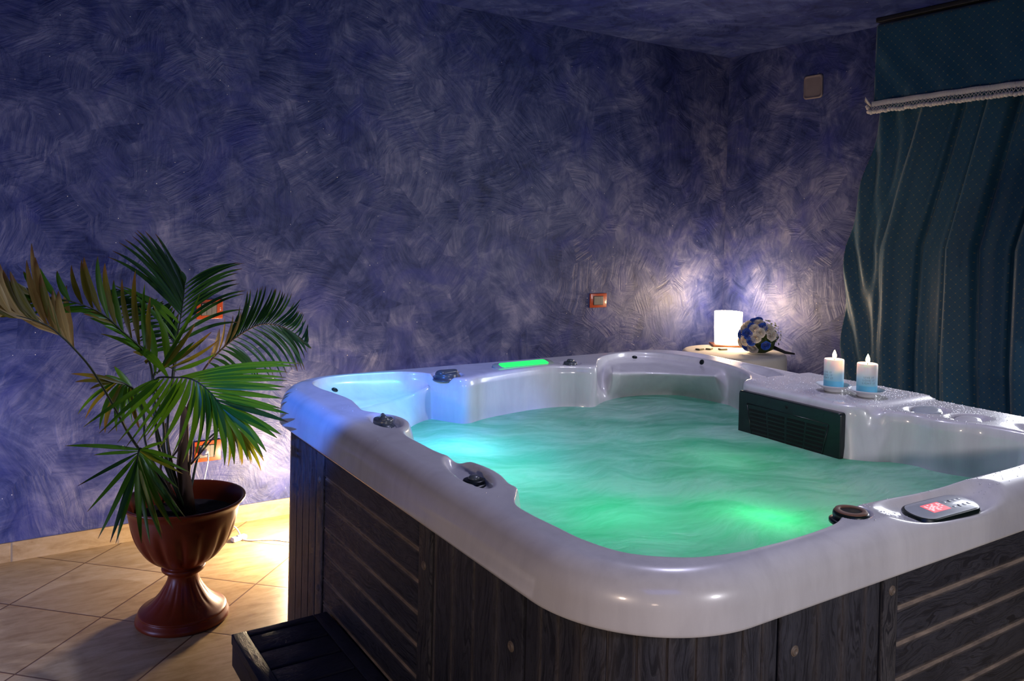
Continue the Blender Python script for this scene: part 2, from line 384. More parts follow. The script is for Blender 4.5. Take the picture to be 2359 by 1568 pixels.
# water line contour
W_C = [(1.78, .22), (1.58, .16), (1.4, .15), (1.1, .16), (.86, .17), (.70, .15), (.55, .13), (.40, .13), (.29, .16), (.19, .24), (.14, .36), (.145, .48), (.17, .57), (.18, .64), (.20, .73), (.18, .83), (.15, .95), (.15, 1.08),
       (.18, 1.18), (.22, 1.25), (.225, 1.33), (.20, 1.42), (.19, 1.50), (.22, 1.57), (.30, 1.655), (.40, 1.77), (.508, 1.875), (.60, 1.925), (.69, 1.87), (.728, 1.812), (.82, 1.85), (1.0, 1.875), (1.15, 1.88), (1.26, 1.85), (1.335, 1.80), (1.41, 1.84), (1.50, 1.885),
       (1.602, 1.91), (1.74, 1.90), (1.868, 1.84), (1.915, 1.75), (1.932, 1.626), (1.915, 1.48), (1.84, 1.36), (1.73, 1.25),
       (1.63, 1.19), (1.612, 1.10), (1.612, .95), (1.612, .80), (1.622, .72), (1.68, .645), (1.76, .593), (1.80, .52), (1.86, .47), (1.90, .40), (1.88, .30)]
RW = np.minimum(rad(W_C, TH), RE-.012)
# mid ledge contour (x, y, z, weight): only in the pillow niche and the corner basin
def ledge(pts, th):
    d = np.array([(p[0]-CC[0], p[1]-CC[1]) for p in pts]); a = np.arctan2(d[:, 1], d[:, 0]); r = np.hypot(*d.T)
    i = np.argsort(a); a, r = a[i], r[i]; z = np.array([p[2] for p in pts])[i]
    w = np.clip((th-a[0])/.04+1, 0, 1)*np.clip((a[-1]-th)/.04+1, 0, 1)
    return w*w*(3-2*w), np.interp(th, a, r), np.interp(th, a, z)
w1, r1, z1 = ledge([(1.47, 1.825, .905), (1.53, 1.845, .895), (1.66, 1.82, .89), (1.75, 1.75, .89), (1.80, 1.66, .895), (1.84, 1.56, .905)], TH)
w2, r2, z2 = ledge([(.165, 1.64, .88), (.19, 1.74, .866), (.245, 1.84, .858), (.32, 1.880, .856), (.42, 1.92, .858), (.52, 1.94, .872), (.585, 1.93, .90)], TH)
def shell_rings():
    rings = []   # each (x, y, z) arrays
    ZT_E = zt(CC[0]+RE*CT, CC[1]+RE*ST)
    # lip: offsets along the outline normal
    ztl = zt(OUT[:, 0], OUT[:, 1])
    lipH = ztl-.006-ZR
    def at_off(o, z): rings.append((OUT[:, 0]-ON[:, 0]*o, OUT[:, 1]-ON[:, 1]*o, z))
    at_off(.035, np.full(NT, ZR+.012)); at_off(.035, np.full(NT, ZR+.002)); at_off(.006, np.full(NT, ZR)); at_off(.001, np.full(NT, ZR+.003))
    for t in np.linspace(0, 1, 5): at_off(.001+.003*t, ZR+.008+(lipH*.28)*t)
    hx, hz = .062, .72
    for t in np.linspace(0.07, 1, 15):
        a = t*math.pi/2; at_off(.004+hx*(1-math.cos(a)), ZR+.008+lipH*.28+(lipH*(1-.28)-.008)*math.sin(a)**.92)
    k_lip = len(rings)
    x0, y0, z0 = rings[-1]; rx, ry = x0-CC[0], y0-CC[1]; r0 = np.hypot(rx, ry)
    th0 = np.arctan2(ry, rx)
    # from here go radially toward the centre (per own angle)
    c0, s0 = np.cos(th0), np.sin(th0)
    re = np.interp(th0, *sorted_pair(TH, RE)); rw = np.interp(th0, *sorted_pair(TH, RW))
    W1 = np.interp(th0, *sorted_pair(TH, w1)); W2 = np.interp(th0, *sorted_pair(TH, w2))
    R1 = np.interp(th0, *sorted_pair(TH, r1)); R2 = np.interp(th0, *sorted_pair(TH, r2))
    Z1 = np.interp(th0, *sorted_pair(TH, z1)); Z2 = np.interp(th0, *sorted_pair(TH, z2))
    re = np.minimum(re, r0-.004)
    ze = zt(CC[0]+re*c0, CC[1]+re*s0)-.004
    prof = []
    for t in np.linspace(0, 1, 20)[1:]: prof.append((r0+(re-r0)*t, z0+(ze-z0)*t))
    re2 = re-.010; ze2 = ze-.030
    for t in np.linspace(0, 1, 7)[1:]: prof.append((re+(re2-re)*t, ze+(ze2-ze)*t))
    wl = np.maximum(W1, W2)
    rm0 = re2+(rw-re2)*.5; zm0 = ze2+(WATER_Z-ze2)*.5
    RL = np.where(W1 > W2, R1, R2); ZL = np.where(W1 > W2, Z1, Z2)
    rm = rm0*(1-wl)+np.minimum(RL, re2-.01)*wl; zm = zm0*(1-wl)+ZL*wl
    for t in np.linspace(0, 1, 27)[1:]:
        zz = ze2+(zm-ze2)*t
        # basin: fall steeply, then flatten
        tb = 1-(1-t)**2.2
        zb = ze2+(zm-ze2)*tb
        prof.append((re2+(rm-re2)*t, zz*(1-W2)+zb*W2))
    rwv = rw
    for t in np.linspace(0, 1, 17)[1:]:
        prof.append((rm+(rwv-rm)*t, zm+(WATER_Z-zm)*t))
    rb = rw-.07
    for t in np.linspace(0, 1, 13)[1:]: prof.append((rw+(rb-rw)*t, WATER_Z-.30*t))
    for t in np.linspace(0, 1, 9)[1:]: prof.append((rb*(1-.97*t), WATER_Z-.30-.08*math.sqrt(t)+0*rb))
    R = np.array([p[0]+0*r0 for p in prof]); Z = np.array([p[1]+0*r0 for p in prof])
    R = np.vstack([r0[None], R]); Z = np.vstack([z0[None], Z])
    for it in range(5):
        R[1:-1] = .25*R[:-2]+.5*R[1:-1]+.25*R[2:]; Z[1:-1] = .25*Z[:-2]+.5*Z[1:-1]+.25*Z[2:]
    for i in range(1, len(R)): rings.append((CC[0]+R[i]*c0, CC[1]+R[i]*s0, Z[i]))
    return rings
def sorted_pair(a, b):
    i = np.argsort(a); a, b = a[i], b[i]
    return np.concatenate([a-2*math.pi, a, a+2*math.pi]), np.tile(b, 3)
RINGS = shell_rings()
VX = np.array([r[0] for r in RINGS]); VY = np.array([r[1] for r in RINGS]); VZ = np.array([r[2]+0*r[0] for r in RINGS])
def ss(t): t = np.clip(t, 0, 1); return t*t*(3-2*t)
MASK = ss((VZ-.868)/.045)
def dish(cx, cy, rx, ry, ang, depth, soft=.35, power=2):
    """moulded hollow in the rim"""
    global VZ
    c, s = math.cos(math.radians(ang)), math.sin(math.radians(ang))
    u = ((VX-cx)*c+(VY-cy)*s)/rx; v = (-(VX-cx)*s+(VY-cy)*c)/ry
    d = (np.abs(u)**power+np.abs(v)**power)**(1/power)
    VZ = VZ - depth*ss((1-d)/soft)*MASK
# knob cups, pods, panel scoop, corner oval, raised filter shelf
dish(.648, 1.900, .074, .066, 0, .020); dish(1.290, 1.912, .058, .045, 0, .012)
dish(.112, 1.305, .046, .105, -6, .022); dish(.085, .735, .044, .15, -8, .026)
dish(.99, .018, .25, .058, -2, .030, .5, 3); dish(.700, .066, .052, .046, 0, .022)
dish(1.975, 1.40, .060, .19, -24, .030, .5)
dish(1.880, .578, .082, .066, 0, .056, .30); dish(1.890, .438, .074, .060, 0, .052, .30); dish(1.93, .20, .08, .14, 0, .022, .5)
dish(1.69, .655, .05, .035, 40, .012, .6)
sh = ss((VX-1.60)/.02)*ss((2.13-VX)/.03)*ss((VY-.66)/.05)*ss((1.26-VY)/.025)*MASK
VZ = VZ + .014*sh
nr = len(RINGS)
V = np.stack([VX, VY, VZ], -1).reshape(-1, 3)
i0 = np.arange(NT); i1 = (i0+1) % NT; F = []
for k in range(nr-1):
    a = k*NT; b = a+NT; F.append(np.stack([i0+a, i1+a, i1+b, i0+b], -1))
F = np.concatenate(F)
ctr = len(V); V = np.vstack([V, [[CC[0], CC[1], VZ[-1].mean()]]])
Fl = F.tolist()+[[(nr-1)*NT+i, (nr-1)*NT+(i+1) % NT, ctr] for i in range(NT)]
TUB = empty('hot_tub', (0, 0, 0))
tag(TUB, 'square hot tub with pearl grey moulded rim and charcoal board cabinet', 'hot tub')
shell = mesh('shell', V.tolist(), Fl, M_SHELL, TUB); shell['label'] = 'glossy pearl grey moulded rim and basin'
BVH = BVHTree.FromPolygons([tuple(v) for v in V.tolist()], Fl)
def top(x, y, dflt=.94):
    h = BVH.ray_cast(Vector((x, y, 1.5)), Vector((0, 0, -1)))
    return h[0].z if h[0] is not None else dflt

# ------------------------------------------------------------------ cabinet
CABR = .255
PATH, PN = rrect(0, CABR, 8000)
_seg = np.hypot(*(np.roll(PATH, -1, 0)-PATH).T); PS = np.concatenate([[0], np.cumsum(_seg)]); PTOT = PS[-1]
def path_s(x=None, y=None, side='left'):
    if side == 'left': m = (PATH[:, 0] < 1e-4); i = np.where(m)[0]; return PS[i[np.argmin(abs(PATH[i, 1]-y))]]
    if side == 'front': m = (PATH[:, 1] < 1e-4); i = np.where(m)[0]; return PS[i[np.argmin(abs(PATH[i, 0]-x))]]
def path_pt(s, off):
    s = s % PTOT; i = np.searchsorted(PS, s)-1; i = np.clip(i, 0, len(PATH)-1); f = (s-PS[i])/_seg[i]
    j = (i+1) % len(PATH); p = PATH[i]*(1-f)+PATH[j]*f; n = PN[i]
    return p[0]+n[0]*off, p[1]+n[1]*off
def panel(name, s0, s1, z0, z1, off, grooves=(), horiz=(), m=M_WOOD, gd=.004, gw=.0035, parent=TUB, edge=.006):
    """a cladding panel along the tub outline from arc length s0 to s1"""
    L = s1-s0
    S = set(np.linspace(0, L, max(3, int(L/.02))).tolist()+[0.0008, .003, edge, L-.0008, L-.003, L-edge])
    for g in grooves:
        for d in (-gw*1.8, -gw, -gw*.3, gw*.3, gw, gw*1.8): S.add(g+d)
    Z = set(np.linspace(z0, z1, 4).tolist())
    for g in horiz:
        for d in (-.012, -.0058, -.0042, -.0015, .0015, .0042, .0058, .012): Z.add(g+d)
    S = [s for s in sorted(S) if 0 <= s <= L]; Z = [z for z in sorted(Z) if z0 <= z <= z1]
    V = []; U = []; A = []; F = []; ru = random.random()*9
    def gdep(s, z):
        d = 0; a = 0
        for g in grooves:
            t = abs(s-g)/gw
            if t < 1: d = max(d, gd*(1-t**4)); a = max(a, .16)
            elif t < 1.9: a = max(a, .08)
        for g in horiz:
            t = abs(z-g)/.0045
            if t < 1.01: d = max(d, .005 if t < .5 else .0); a = max(a, 1.0)
            elif t < 2: a = max(a, .22)
        e = min(s, L-s)
        if e < edge: d = max(d, (1-math.sqrt(max(0, 1-(1-e/edge)**2)))*edge)
        return d, a
    for s in S:
        bi = sum(1 for g in grooves if g < s)
        for z in Z:
            d, a = gdep(s, z); x, y = path_pt(s0+s, off-d); V.append((x, y, z)); A.append(a)
            if horiz: bz = sum(1 for g in horiz if g < z); U.append((s+ru+bz*3.7, z+bz*.31))
            else: U.append((z+ru+bi*2.9, s+bi*.37))
    nz = len(Z)
    for i in range(len(S)-1):
        for j in range(nz-1): F.append((i*nz+j, (i+1)*nz+j, (i+1)*nz+j+1, i*nz+j+1))
    # returns
    b = len(V)
    for s in S:
        for z in (z0, z1):
            x, y = path_pt(s0+s, off-.03); V.append((x, y, z)); A.append(0); U.append((z, s))
    k = len(S)
    for i in range(k-1):
        F.append((i*nz, b+2*i, b+2*i+2, (i+1)*nz)); F.append((i*nz+nz-1, (i+1)*nz+nz-1, b+2*i+3, b+2*i+1)); F.append((b+2*i, b+2*i+1, b+2*i+3, b+2*i+2))
    for i, n in ((0, 0), (k-1, 0)):
        F.append(tuple([i*nz+j for j in range(nz)]+[b+2*i+1, b+2*i]) if i else tuple([i*nz+j for j in range(nz)][::-1]+[b+2*i, b+2*i+1]))
    o = mesh(name, V, F, m, parent, True, uv=U, attr=A); flat(o, 30); return o
ZB, ZTp = .012, ZR+.01
H0, HP = .10356, .08358
HZ = [ZR-H0-i*HP for i in range(8)]
def cover(z, s, off, parent, r=.0085):
    x, y = path_pt(s, off); i = int(np.clip(np.searchsorted(PS, s % PTOT)-1, 0, len(PATH)-1)); n = PN[i]
    T = Matrix.Translation((x, y, z)) @ Vector((n[0], n[1], 0)).to_track_quat('Z', 'Y').to_matrix().to_4x4()
    b = MB(); b.lathe([(r*1.35, -.001), (r*1.35, .0008), (r*1.2, .0022), (r*1.05, .0014), (r, .0014), (r, .0034), (r*.85, .0042), (r*.55, .0042), (r*.5, .0030), (0.0001, .0030)], 20, T=T)
    b.build('screw', M_SCREW, parent)
M_SCREW = plain('dusty_bronze_plastic', (.16, .125, .10), .5)
sL = {y: path_s(y=y, side='left') for y in (1.532, 1.60, .828, .757, .742, .335)}
sF = {x: path_s(x=x, side='front') for x in (.383, .716, .732, .786, 1.42, 1.45)}
M_DARK = plain('black_plastic', (.012, .013, .015), .45)
# inner dark body behind the boards
b = MB(); Pb, Nb = rrect(-.022, .235, 200)
Vb = [(p[0], p[1], z) for z in (ZB-.010, ZTp) for p in Pb]; Fb = [(i, (i+1) % 200, 200+(i+1) % 200, 200+i) for i in range(200)]
b.add(Vb, Fb); b.build('base_frame', M_DARK, TUB)
# path runs ccw: front left->right, right, back, left (back->front)
def rng_groove(a, b, n): return [a+(b-a)*(i+1)/(n+1) for i in range(n)]
LF = PTOT-(PS[np.argmin(abs(PATH[:, 0]-CABR)+abs(PATH[:, 1]))]*0)
# left side: s grows as y falls
p = panel('side_panel', sL[1.532]+.002, sL[.828]-.002, ZB, ZTp, 0, horiz=HZ)
po = panel('corner_post', sL[.828], sL[.757], ZB, ZTp, .004, m=M_POST); cover(.690, (sL[.828]+sL[.757])/2, .004, po); cover(.22, (sL[.828]+sL[.757])/2, .004, po)
po = panel('corner_post', sL[1.60], sL[1.532], ZB, ZTp, .004, m=M_POST); cover(.700, (sL[1.60]+sL[1.532])/2, .004, po); cover(.335, (sL[1.60]+sL[1.532])/2, .004, po)
w = sL[.335]-sL[.742]-.006
po = panel('corner_panel', sL[.742], sL[.335]-.004, ZB, ZTp, .004, grooves=[w*k/4 for k in (1, 2, 3)]+[.012]); cover(.665, sL[.335]-.045, .004, po)
sc0, sc1 = sL[.335], PTOT+sF[.383]
w = sc1-sc0
panel('corner_panel', sc0+.004, sc1-.004, ZB, ZTp, .002, grooves=[w*k/11 for k in range(1, 11)])
w = sF[.716]-sF[.383]
po = panel('corner_panel', sF[.383]+.004, sF[.716], ZB, ZTp, .004, grooves=[w*.335, w*.585, w*.82]); cover(.715, sF[.383]+.045, .004, po)
po = panel('corner_post', sF[.732], sF[.786], ZB, ZTp, .004, m=M_POST); cover(.765, (sF[.732]+sF[.786])/2, .004, po)
panel('side_panel', sF[.786]+.002, sF[1.42], ZB, ZTp, 0, horiz=HZ)
po = panel('corner_post', sF[1.42]+.004, sF[1.42]+.064, ZB, ZTp, .004, m=M_POST)
s_a = sF[1.42]+.08; s_b = path_s(y=1.60, side='left')
cor = PTOT-(0)
# right, back sides and far corners
sFR = PS[np.argmin(abs(PATH[:, 0]-TUBW)+abs(PATH[:, 1]-.70))]; sFR2 = PS[np.argmin(abs(PATH[:, 0]-TUBW)+abs(PATH[:, 1]-1.45))]
sBR = PS[np.argmin(abs(PATH[:, 1]-TUBD)+abs(PATH[:, 0]-1.45))]; sBL = PS[np.argmin(abs(PATH[:, 1]-TUBD)+abs(PATH[:, 0]-.62))]
for a_, b_, hz in ((s_a, sFR-.004, 0), (sFR, sFR2-.004, 1), (sFR2, sBR-.004, 0), (sBR, sBL-.004, 1), (sBL, sL[1.60]-.50+.0, 0)):
    n = int((b_-a_)/.085)
    panel('side_panel' if hz else 'corner_panel', a_, b_, ZB, ZTp, .002, grooves=[] if hz else [(b_-a_)*k/n for k in range(1, n)], horiz=HZ if hz else ())
sA = sL[1.60]-.50+.004
po = panel('corner_panel', sA, sL[1.60]-.080-.33, ZB, ZTp, .004, grooves=[.03])
sB_ = sL[1.60]-.080-.33+.010; w = sL[1.60]-.006-sB_
po = panel('corner_panel', sB_, sL[1.60]-.006, ZB, ZTp, .002, grooves=[w*k/6 for k in range(1, 6)]); cover(.46, sB_+.02, .002, po)

# ------------------------------------------------------------------ water
def water_mat():
    m, nt, out = mat('aerated_water'); o = OBJ(nt)
    wp = N(nt, 'TexNoise', {'Vector': o, 'Scale': 1.7, 'Detail': 3}).outputs[1]
    wv = N(nt, 'VectorMath', {0: wp, 'Scale': .45}, operation='SCALE').outputs[0]
    q0 = N(nt, 'VectorMath', {0: o, 1: wv}, operation='ADD').outputs[0]
    q = MAP(nt, MAP(nt, q0, rot=(0, 0, math.radians(28))), scale=(1.6, 4.2, 1))
    foam = NOI(nt, q, 1.5, 7, .62, .6)
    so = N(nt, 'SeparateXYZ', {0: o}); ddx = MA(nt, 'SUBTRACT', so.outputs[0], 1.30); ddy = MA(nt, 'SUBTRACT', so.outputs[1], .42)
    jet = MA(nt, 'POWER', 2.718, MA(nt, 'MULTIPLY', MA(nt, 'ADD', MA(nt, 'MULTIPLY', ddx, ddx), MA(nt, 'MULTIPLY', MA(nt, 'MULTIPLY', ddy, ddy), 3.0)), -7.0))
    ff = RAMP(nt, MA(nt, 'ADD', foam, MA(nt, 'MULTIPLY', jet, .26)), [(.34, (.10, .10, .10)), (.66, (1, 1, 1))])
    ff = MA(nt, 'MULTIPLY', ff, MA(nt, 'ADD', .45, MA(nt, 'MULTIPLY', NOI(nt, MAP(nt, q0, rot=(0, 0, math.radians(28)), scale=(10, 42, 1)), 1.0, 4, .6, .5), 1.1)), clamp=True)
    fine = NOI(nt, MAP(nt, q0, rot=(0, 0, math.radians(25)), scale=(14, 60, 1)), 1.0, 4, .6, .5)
    fs = MA(nt, 'MULTIPLY', ff, MA(nt, 'ADD', .25, MA(nt, 'MULTIPLY', fine, 1.5)), clamp=True)  # fine streaks imitate caustic light, put into the translucent colour
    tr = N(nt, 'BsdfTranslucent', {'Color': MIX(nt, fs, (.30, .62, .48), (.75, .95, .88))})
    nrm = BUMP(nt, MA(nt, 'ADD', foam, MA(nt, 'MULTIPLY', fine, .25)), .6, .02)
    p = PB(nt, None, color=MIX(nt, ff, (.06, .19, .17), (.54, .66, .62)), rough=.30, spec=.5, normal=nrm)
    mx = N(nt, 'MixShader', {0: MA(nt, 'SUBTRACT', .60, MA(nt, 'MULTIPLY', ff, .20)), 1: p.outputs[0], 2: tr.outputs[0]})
    nt.links.new(mx.outputs[0], out.inputs[0]); return m
nW = 400; th = np.linspace(-math.pi, math.pi, nW, endpoint=False)
rw = np.interp(th, *sorted_pair(TH, RW))+.004
Vw = []; Fw = []; KR = 60
for k in range(KR+1):
    t = k/KR; r = rw*t
    x = CC[0]+r*np.cos(th); y = CC[1]+r*np.sin(th)
    z = WATER_Z+(.004*np.sin(x*9+y*4)+.003*np.sin(x*17-y*13+1)+.002*np.sin(y*31+x*8))*np.clip((1-t)*8, 0, 1)
    Vw += list(zip(x.tolist(), y.tolist(), z.tolist()))
for k in range(KR):
    for i in range(nW):
        j = (i+1) % nW; Fw.append((k*nW+i, k*nW+j, (k+1)*nW+j, (k+1)*nW+i)[::-1])
water = mesh('bubbling_water', Vw, Fw, water_mat()); tag(water, 'bubbling green lit water filling the hot tub', 'water', kind='stuff')
# underwater lights of the tub
G1, G2 = (0.0, 1.0, .22), (.05, .55, 1.0)
for loc, e, c in (((.90, .46, .66), 1.5, G1), ((.52, .66, .58), 1.35, (.06, 1, .42)), ((.42, 1.12, .56), 2.0, (.14, .95, .78)), ((.50, 1.48, .60), 3.2, (.14, .78, 1)),
                  ((1.30, 1.35, .50), .25, (.3, .8, .75)), ((1.22, .92, .60), .5, G1)):
    light('underwater_light', 'POINT', loc, e, c, .07)
exec_parts = True

# ------------------------------------------------------------------ tub fittings (parts of the hot tub)
M_GREY = plain('dark_grey_plastic', (.075, .090, .105), .30, coat=.3)
M_SILV = plain('silver_grey_film', (.50, .54, .57), .30, metal=.15, nscale=60, coat=.4)
M_BLACKG = plain('wet_black_plastic', (.006, .012, .011), .32)
M_CHR = plain('chrome', (.7, .72, .75), .12, metal=1.0)
M_BROWN = plain('rust_brown_ring', (.16, .075, .045), .6)
def emis(name, color, strength, base=(0, 0, 0)):
    m, nt, out = mat(name); PB(nt, out, color=base, emit=color, estr=strength, rough=.3); return m
def hit(u, v):
    d = _f + (u-1179.5)/CF*CR + (v-CCY)/CF*CD
    h = BVH.ray_cast(Vector(CAM), Vector(d).normalized())
    return h[0], h[1]
def fr(loc, ang=0, tilt=(0, 0)):
    return Matrix.Translation(loc) @ Matrix.Rotation(math.radians(ang), 4, 'Z') @ Matrix.Rotation(math.radians(tilt[0]), 4, 'X') @ Matrix.Rotation(math.radians(tilt[1]), 4, 'Y')
def knob(x, y, r, ang, mbody, mlever, label, tilt=(0, 0), h=.030, dz=0, style='lever'):
    z = top(x, y)+dz
    T = fr((x, y, z), ang, tilt)
    b = MB(); b.lathe([(r*1.12, -.004), (r*1.12, .002), (r*1.0, .005), (r*.92, .005), (r*.94, h*.6), (r*.9, h*.82), (r*.8, h*.9), (.0001, h*.92)], 36, T=T)
    o = b.build('diverter_knob', mbody, TUB); o['label'] = label
    b = MB()
    if style == 'lever':
        # tear-drop grip running across the disc
        V = []; F = []; ns, nq = 14, 12
        for i in range(ns+1):
            t = i/ns; xx = (-.95+2.15*t)*r; ww = r*(.50-.28*t)*math.sqrt(max(0.02, 1-(2*t-1)**8)); hh = h*(.85-.25*t)*math.sqrt(max(.02, 1-(2*t-1)**8))
            for q in range(nq+1):
                a = math.pi*q/nq; V.append(T @ Vector((xx, ww*math.cos(a), h*.80+hh*.6*math.sin(a))))
        for i in range(ns):
            for q in range(nq): F.append((i*(nq+1)+q, (i+1)*(nq+1)+q, (i+1)*(nq+1)+q+1, i*(nq+1)+q+1))
        F.append([q for q in range(nq+1)]); F.append([ns*(nq+1)+q for q in range(nq+1)][::-1])
        b.add(V, F); b.build('lever', mlever, o)
    elif style == 'cap':
        b.lathe([(r*.86, h*.86), (r*.84, h*1.0), (r*.6, h*1.06), (.0001, h*1.06)], 36, T=T); b.build('cap', mlever, o)
    elif style == 'ring':
        b.lathe([(r*.55, h*.90), (r*.58, h*1.02), (r*.82, h*1.0), (r*.86, h*.88)], 36, T=T, caps=False); b.build('cap', mlever, o)
    elif style == 'dome':
        b.lathe([(r*.5, h*.85), (r*.48, h*1.2), (r*.36, h*1.45), (.0001, h*1.5)], 24, T=T); b.build('cap', mlever, o)
    return o
knob(.650, 1.905, .050, 12, M_GREY, M_GREY, 'dark grey knob with broad lever', h=.032)
knob(1.292, 1.915, .033, 40, M_GREY, M_GREY, 'small dark grey knob with round cap', h=.020, style='dome')
knob(.112, 1.322, .034, 70, M_GREY, M_GREY, 'dark grey lever knob set in the rim hollow', h=.030)
knob(.083, .70, .030, -60, M_BLACKG, M_GREY, 'low black knob set in the long rim hollow', h=.016, style='dome')
knob(1.880, .578, .055, 0, M_GREY, M_SILV, 'dark knob with silver cap', tilt=(0, -10), h=.034, dz=.022, style='cap')
knob(1.892, .440, .048, 0, M_SHELL, M_SHELL, 'pearl grey cap knob', tilt=(0, -10), h=.026, dz=.018, style='cap')
knob(.700, .064, .042, 0, M_BLACKG, M_BROWN, 'black round knob with rusty brown ring', h=.026, style='ring')

def capsule_prof(L, Wd, n=12, R=None):
    R = R or Wd/2; P = []
    for cx, cy, a0 in ((L/2-R, Wd/2-R, 0), (-L/2+R, Wd/2-R, 90), (-L/2+R, -Wd/2+R, 180), (L/2-R, -Wd/2+R, 270)):
        for i in range(n+1):
            a = math.radians(a0+90*i/n); P.append((cx+R*math.cos(a), cy+R*math.sin(a)))
    return P
def stack(b, prof, layers, T, m=0):
    """layers: (inset, z)"""
    V = []; n = len(prof); F = []
    cx = max(abs(p[0]) for p in prof); cy = max(abs(p[1]) for p in prof)
    for ins, z in layers:
        for p in prof: V.append(T @ Vector((p[0]*(1-ins/cx), p[1]*(1-ins/cy), z)))
    for k in range(len(layers)-1):
        for i in range(n): F.append((k*n+i, k*n+(i+1) % n, (k+1)*n+(i+1) % n, (k+1)*n+i))
    F.append([(len(layers)-1)*n+i for i in range(n)]); F.append(list(range(n))[::-1]); b.add(V, F, None, m)
# control panel
cpx, cpy = .985, .018
cz = top(cpx, cpy)-.004
Tcp = fr((cpx, cpy, cz), -2.0, (6, 0))
b = MB(); pr = capsule_prof(.235, .086, R=.040)
stack(b, pr, [(0, -.012), (-.002, .004), (.001, .010), (.004, .011)], Tcp)
cp = b.build('control_panel', M_BLACKG, TUB); cp['label'] = 'oval topside control panel with red lit display'; flat(cp)
b = MB(); stack(b, capsule_prof(.228, .079, R=.037), [(.001, .0105), (.001, .0118), (.002, .0122)], Tcp); fa = b.build('faceplate', M_SILV, cp); flat(fa)
b = MB(); b.box(-.055, .012, -.017, .020, .0118, .0128, T=Tcp); b.build('display', emis('red_display', (1, .12, .16), 1.2, (.3, .02, .03)), cp, False)
def text_mesh(body, size, spacing=1.0, ext=0.0):
    cu = bpy.data.curves.new('lettering', 'FONT'); cu.body = body; cu.size = size; cu.align_x = 'CENTER'; cu.space_character = spacing; cu.extrude = ext
    o = bpy.data.objects.new('lettering', cu); me = bpy.data.meshes.new_from_object(o)
    V = [v.co.copy() for v in me.vertices]; F = [list(p.vertices) for p in me.polygons]
    bpy.data.objects.remove(o); bpy.data.curves.remove(cu); bpy.data.meshes.remove(me); return V, F
b = MB()
for i in range(34):   # fogged, unreadable lit segments
    x, y = random.uniform(-.050, .007), random.uniform(-.012, .015); b.box(x-.003, x+.003, y-.0018, y+.0018, .0127, .0131+.0001*(i % 3), T=Tcp)
b.build('lit_segments', emis('red_segments', (1, .40, .45), 1.6), cp, False)
for i in range(8):
    x = (.030, .050, .070, .088)[i % 4]; y = .012 if i < 4 else -.014
    b = MB(); b.lathe([(.0052, .0118), (.0052, .0126), (.004, .0131), (.0001, .0131)], 16, c=(x, y, 0), T=Tcp); b.build('button', M_GREY if i in (1, 5) else M_SILV, cp)
# LED bar on the back rim
lz = top(1.065, 1.955); Tl = fr((1.065, 1.955, lz+.001), 2.0, (14, 0))
b = MB(); stack(b, capsule_prof(.32, .062, R=.026), [(0, -.004), (0, .003), (.003, .006)], Tl)
lb = b.build('light_bar', plain('clear_smoky_plastic', (.30, .36, .30), .15), TUB); lb['label'] = 'slim light bar glowing green'
b = MB(); stack(b, capsule_prof(.255, .046, R=.014), [(0, .004), (.001, .008), (.004, .010)], Tl); b.build('lens', emis('green_led', (.02, 1, .14), 1.6), lb)
# head-rest pin holes and small basin drain
for (u, v) in ((1462, 823), (1617, 834), (771, 898)):
    p, n = hit(u, v)
    if p is None: continue
    T = Matrix.Translation(p) @ n.to_track_quat('Z', 'Y').to_matrix().to_4x4()
    b = MB(); b.lathe([(.013, -.002), (.013, .002), (.009, .003), (.007, .0015), (.0001, .0015)], 20, T=T); b.build('pin_socket', M_BLACKG, TUB)
# filter cover on the inner wall: local X runs along -y (left to right seen from the basin), local Y up, local Z towards the basin
FW, FH = .468, .222
T = Matrix(((0, 0, -1, 1.6125), (-1, 0, 0, .963), (0, 1, 0, .815), (0, 0, 0, 1)))
b = MB(); stack(b, capsule_prof(FW, FH, 5, R=.010), [(0, -.012), (0, .010), (.003, .014)], T)
fc = b.build('filter_cover', M_BLACKG, TUB); fc['label'] = 'black filter cover with slotted grille'; flat(fc)
def trap(t, s):  # grille trapezoid, t,s in 0..1
    xl = -.190+.030*s; xr = .182-.026*s; yt = .062+.0*s; return xl+(xr-xl)*t
b = MB()
pts = []
for (x, y) in ((-.190, .066), (.184, .062), (.156, -.078), (-.158, -.080), (-.190, .066)): pts.append(T @ Vector((x, y, .0145)))
for i in range(4): b.tube([pts[i], pts[i+1]], .0022, 6)
b.build('grille_frame', M_BLACKG, fc)
M_SLOT = plain('slot_black', (.002, .002, .002), .8)
b = MB()
for k in range(8):
    y = .048-.0155*k; s = (.064-y)/.144
    xl, xr = -.184+.030*s, .178-.026*s
    for c0, c1 in ((0, .24), (.255, .49), (.51, .745), (.76, 1)):
        dy = .010*(1-abs((c0+c1)-1))*0
        b.box(xl+(xr-xl)*c0+.002, xl+(xr-xl)*c1-.002, y-.0085, y+.0005, .0135, .0148, T=T)
b.build('slot', M_SLOT, fc, False)['kind'] = 'stuff'
b = MB(); b.lathe([(.006, .013), (.006, .0148), (.0001, .0148)], 14, c=(0, .088, 0), T=T); b.build('screw', M_SLOT, fc)

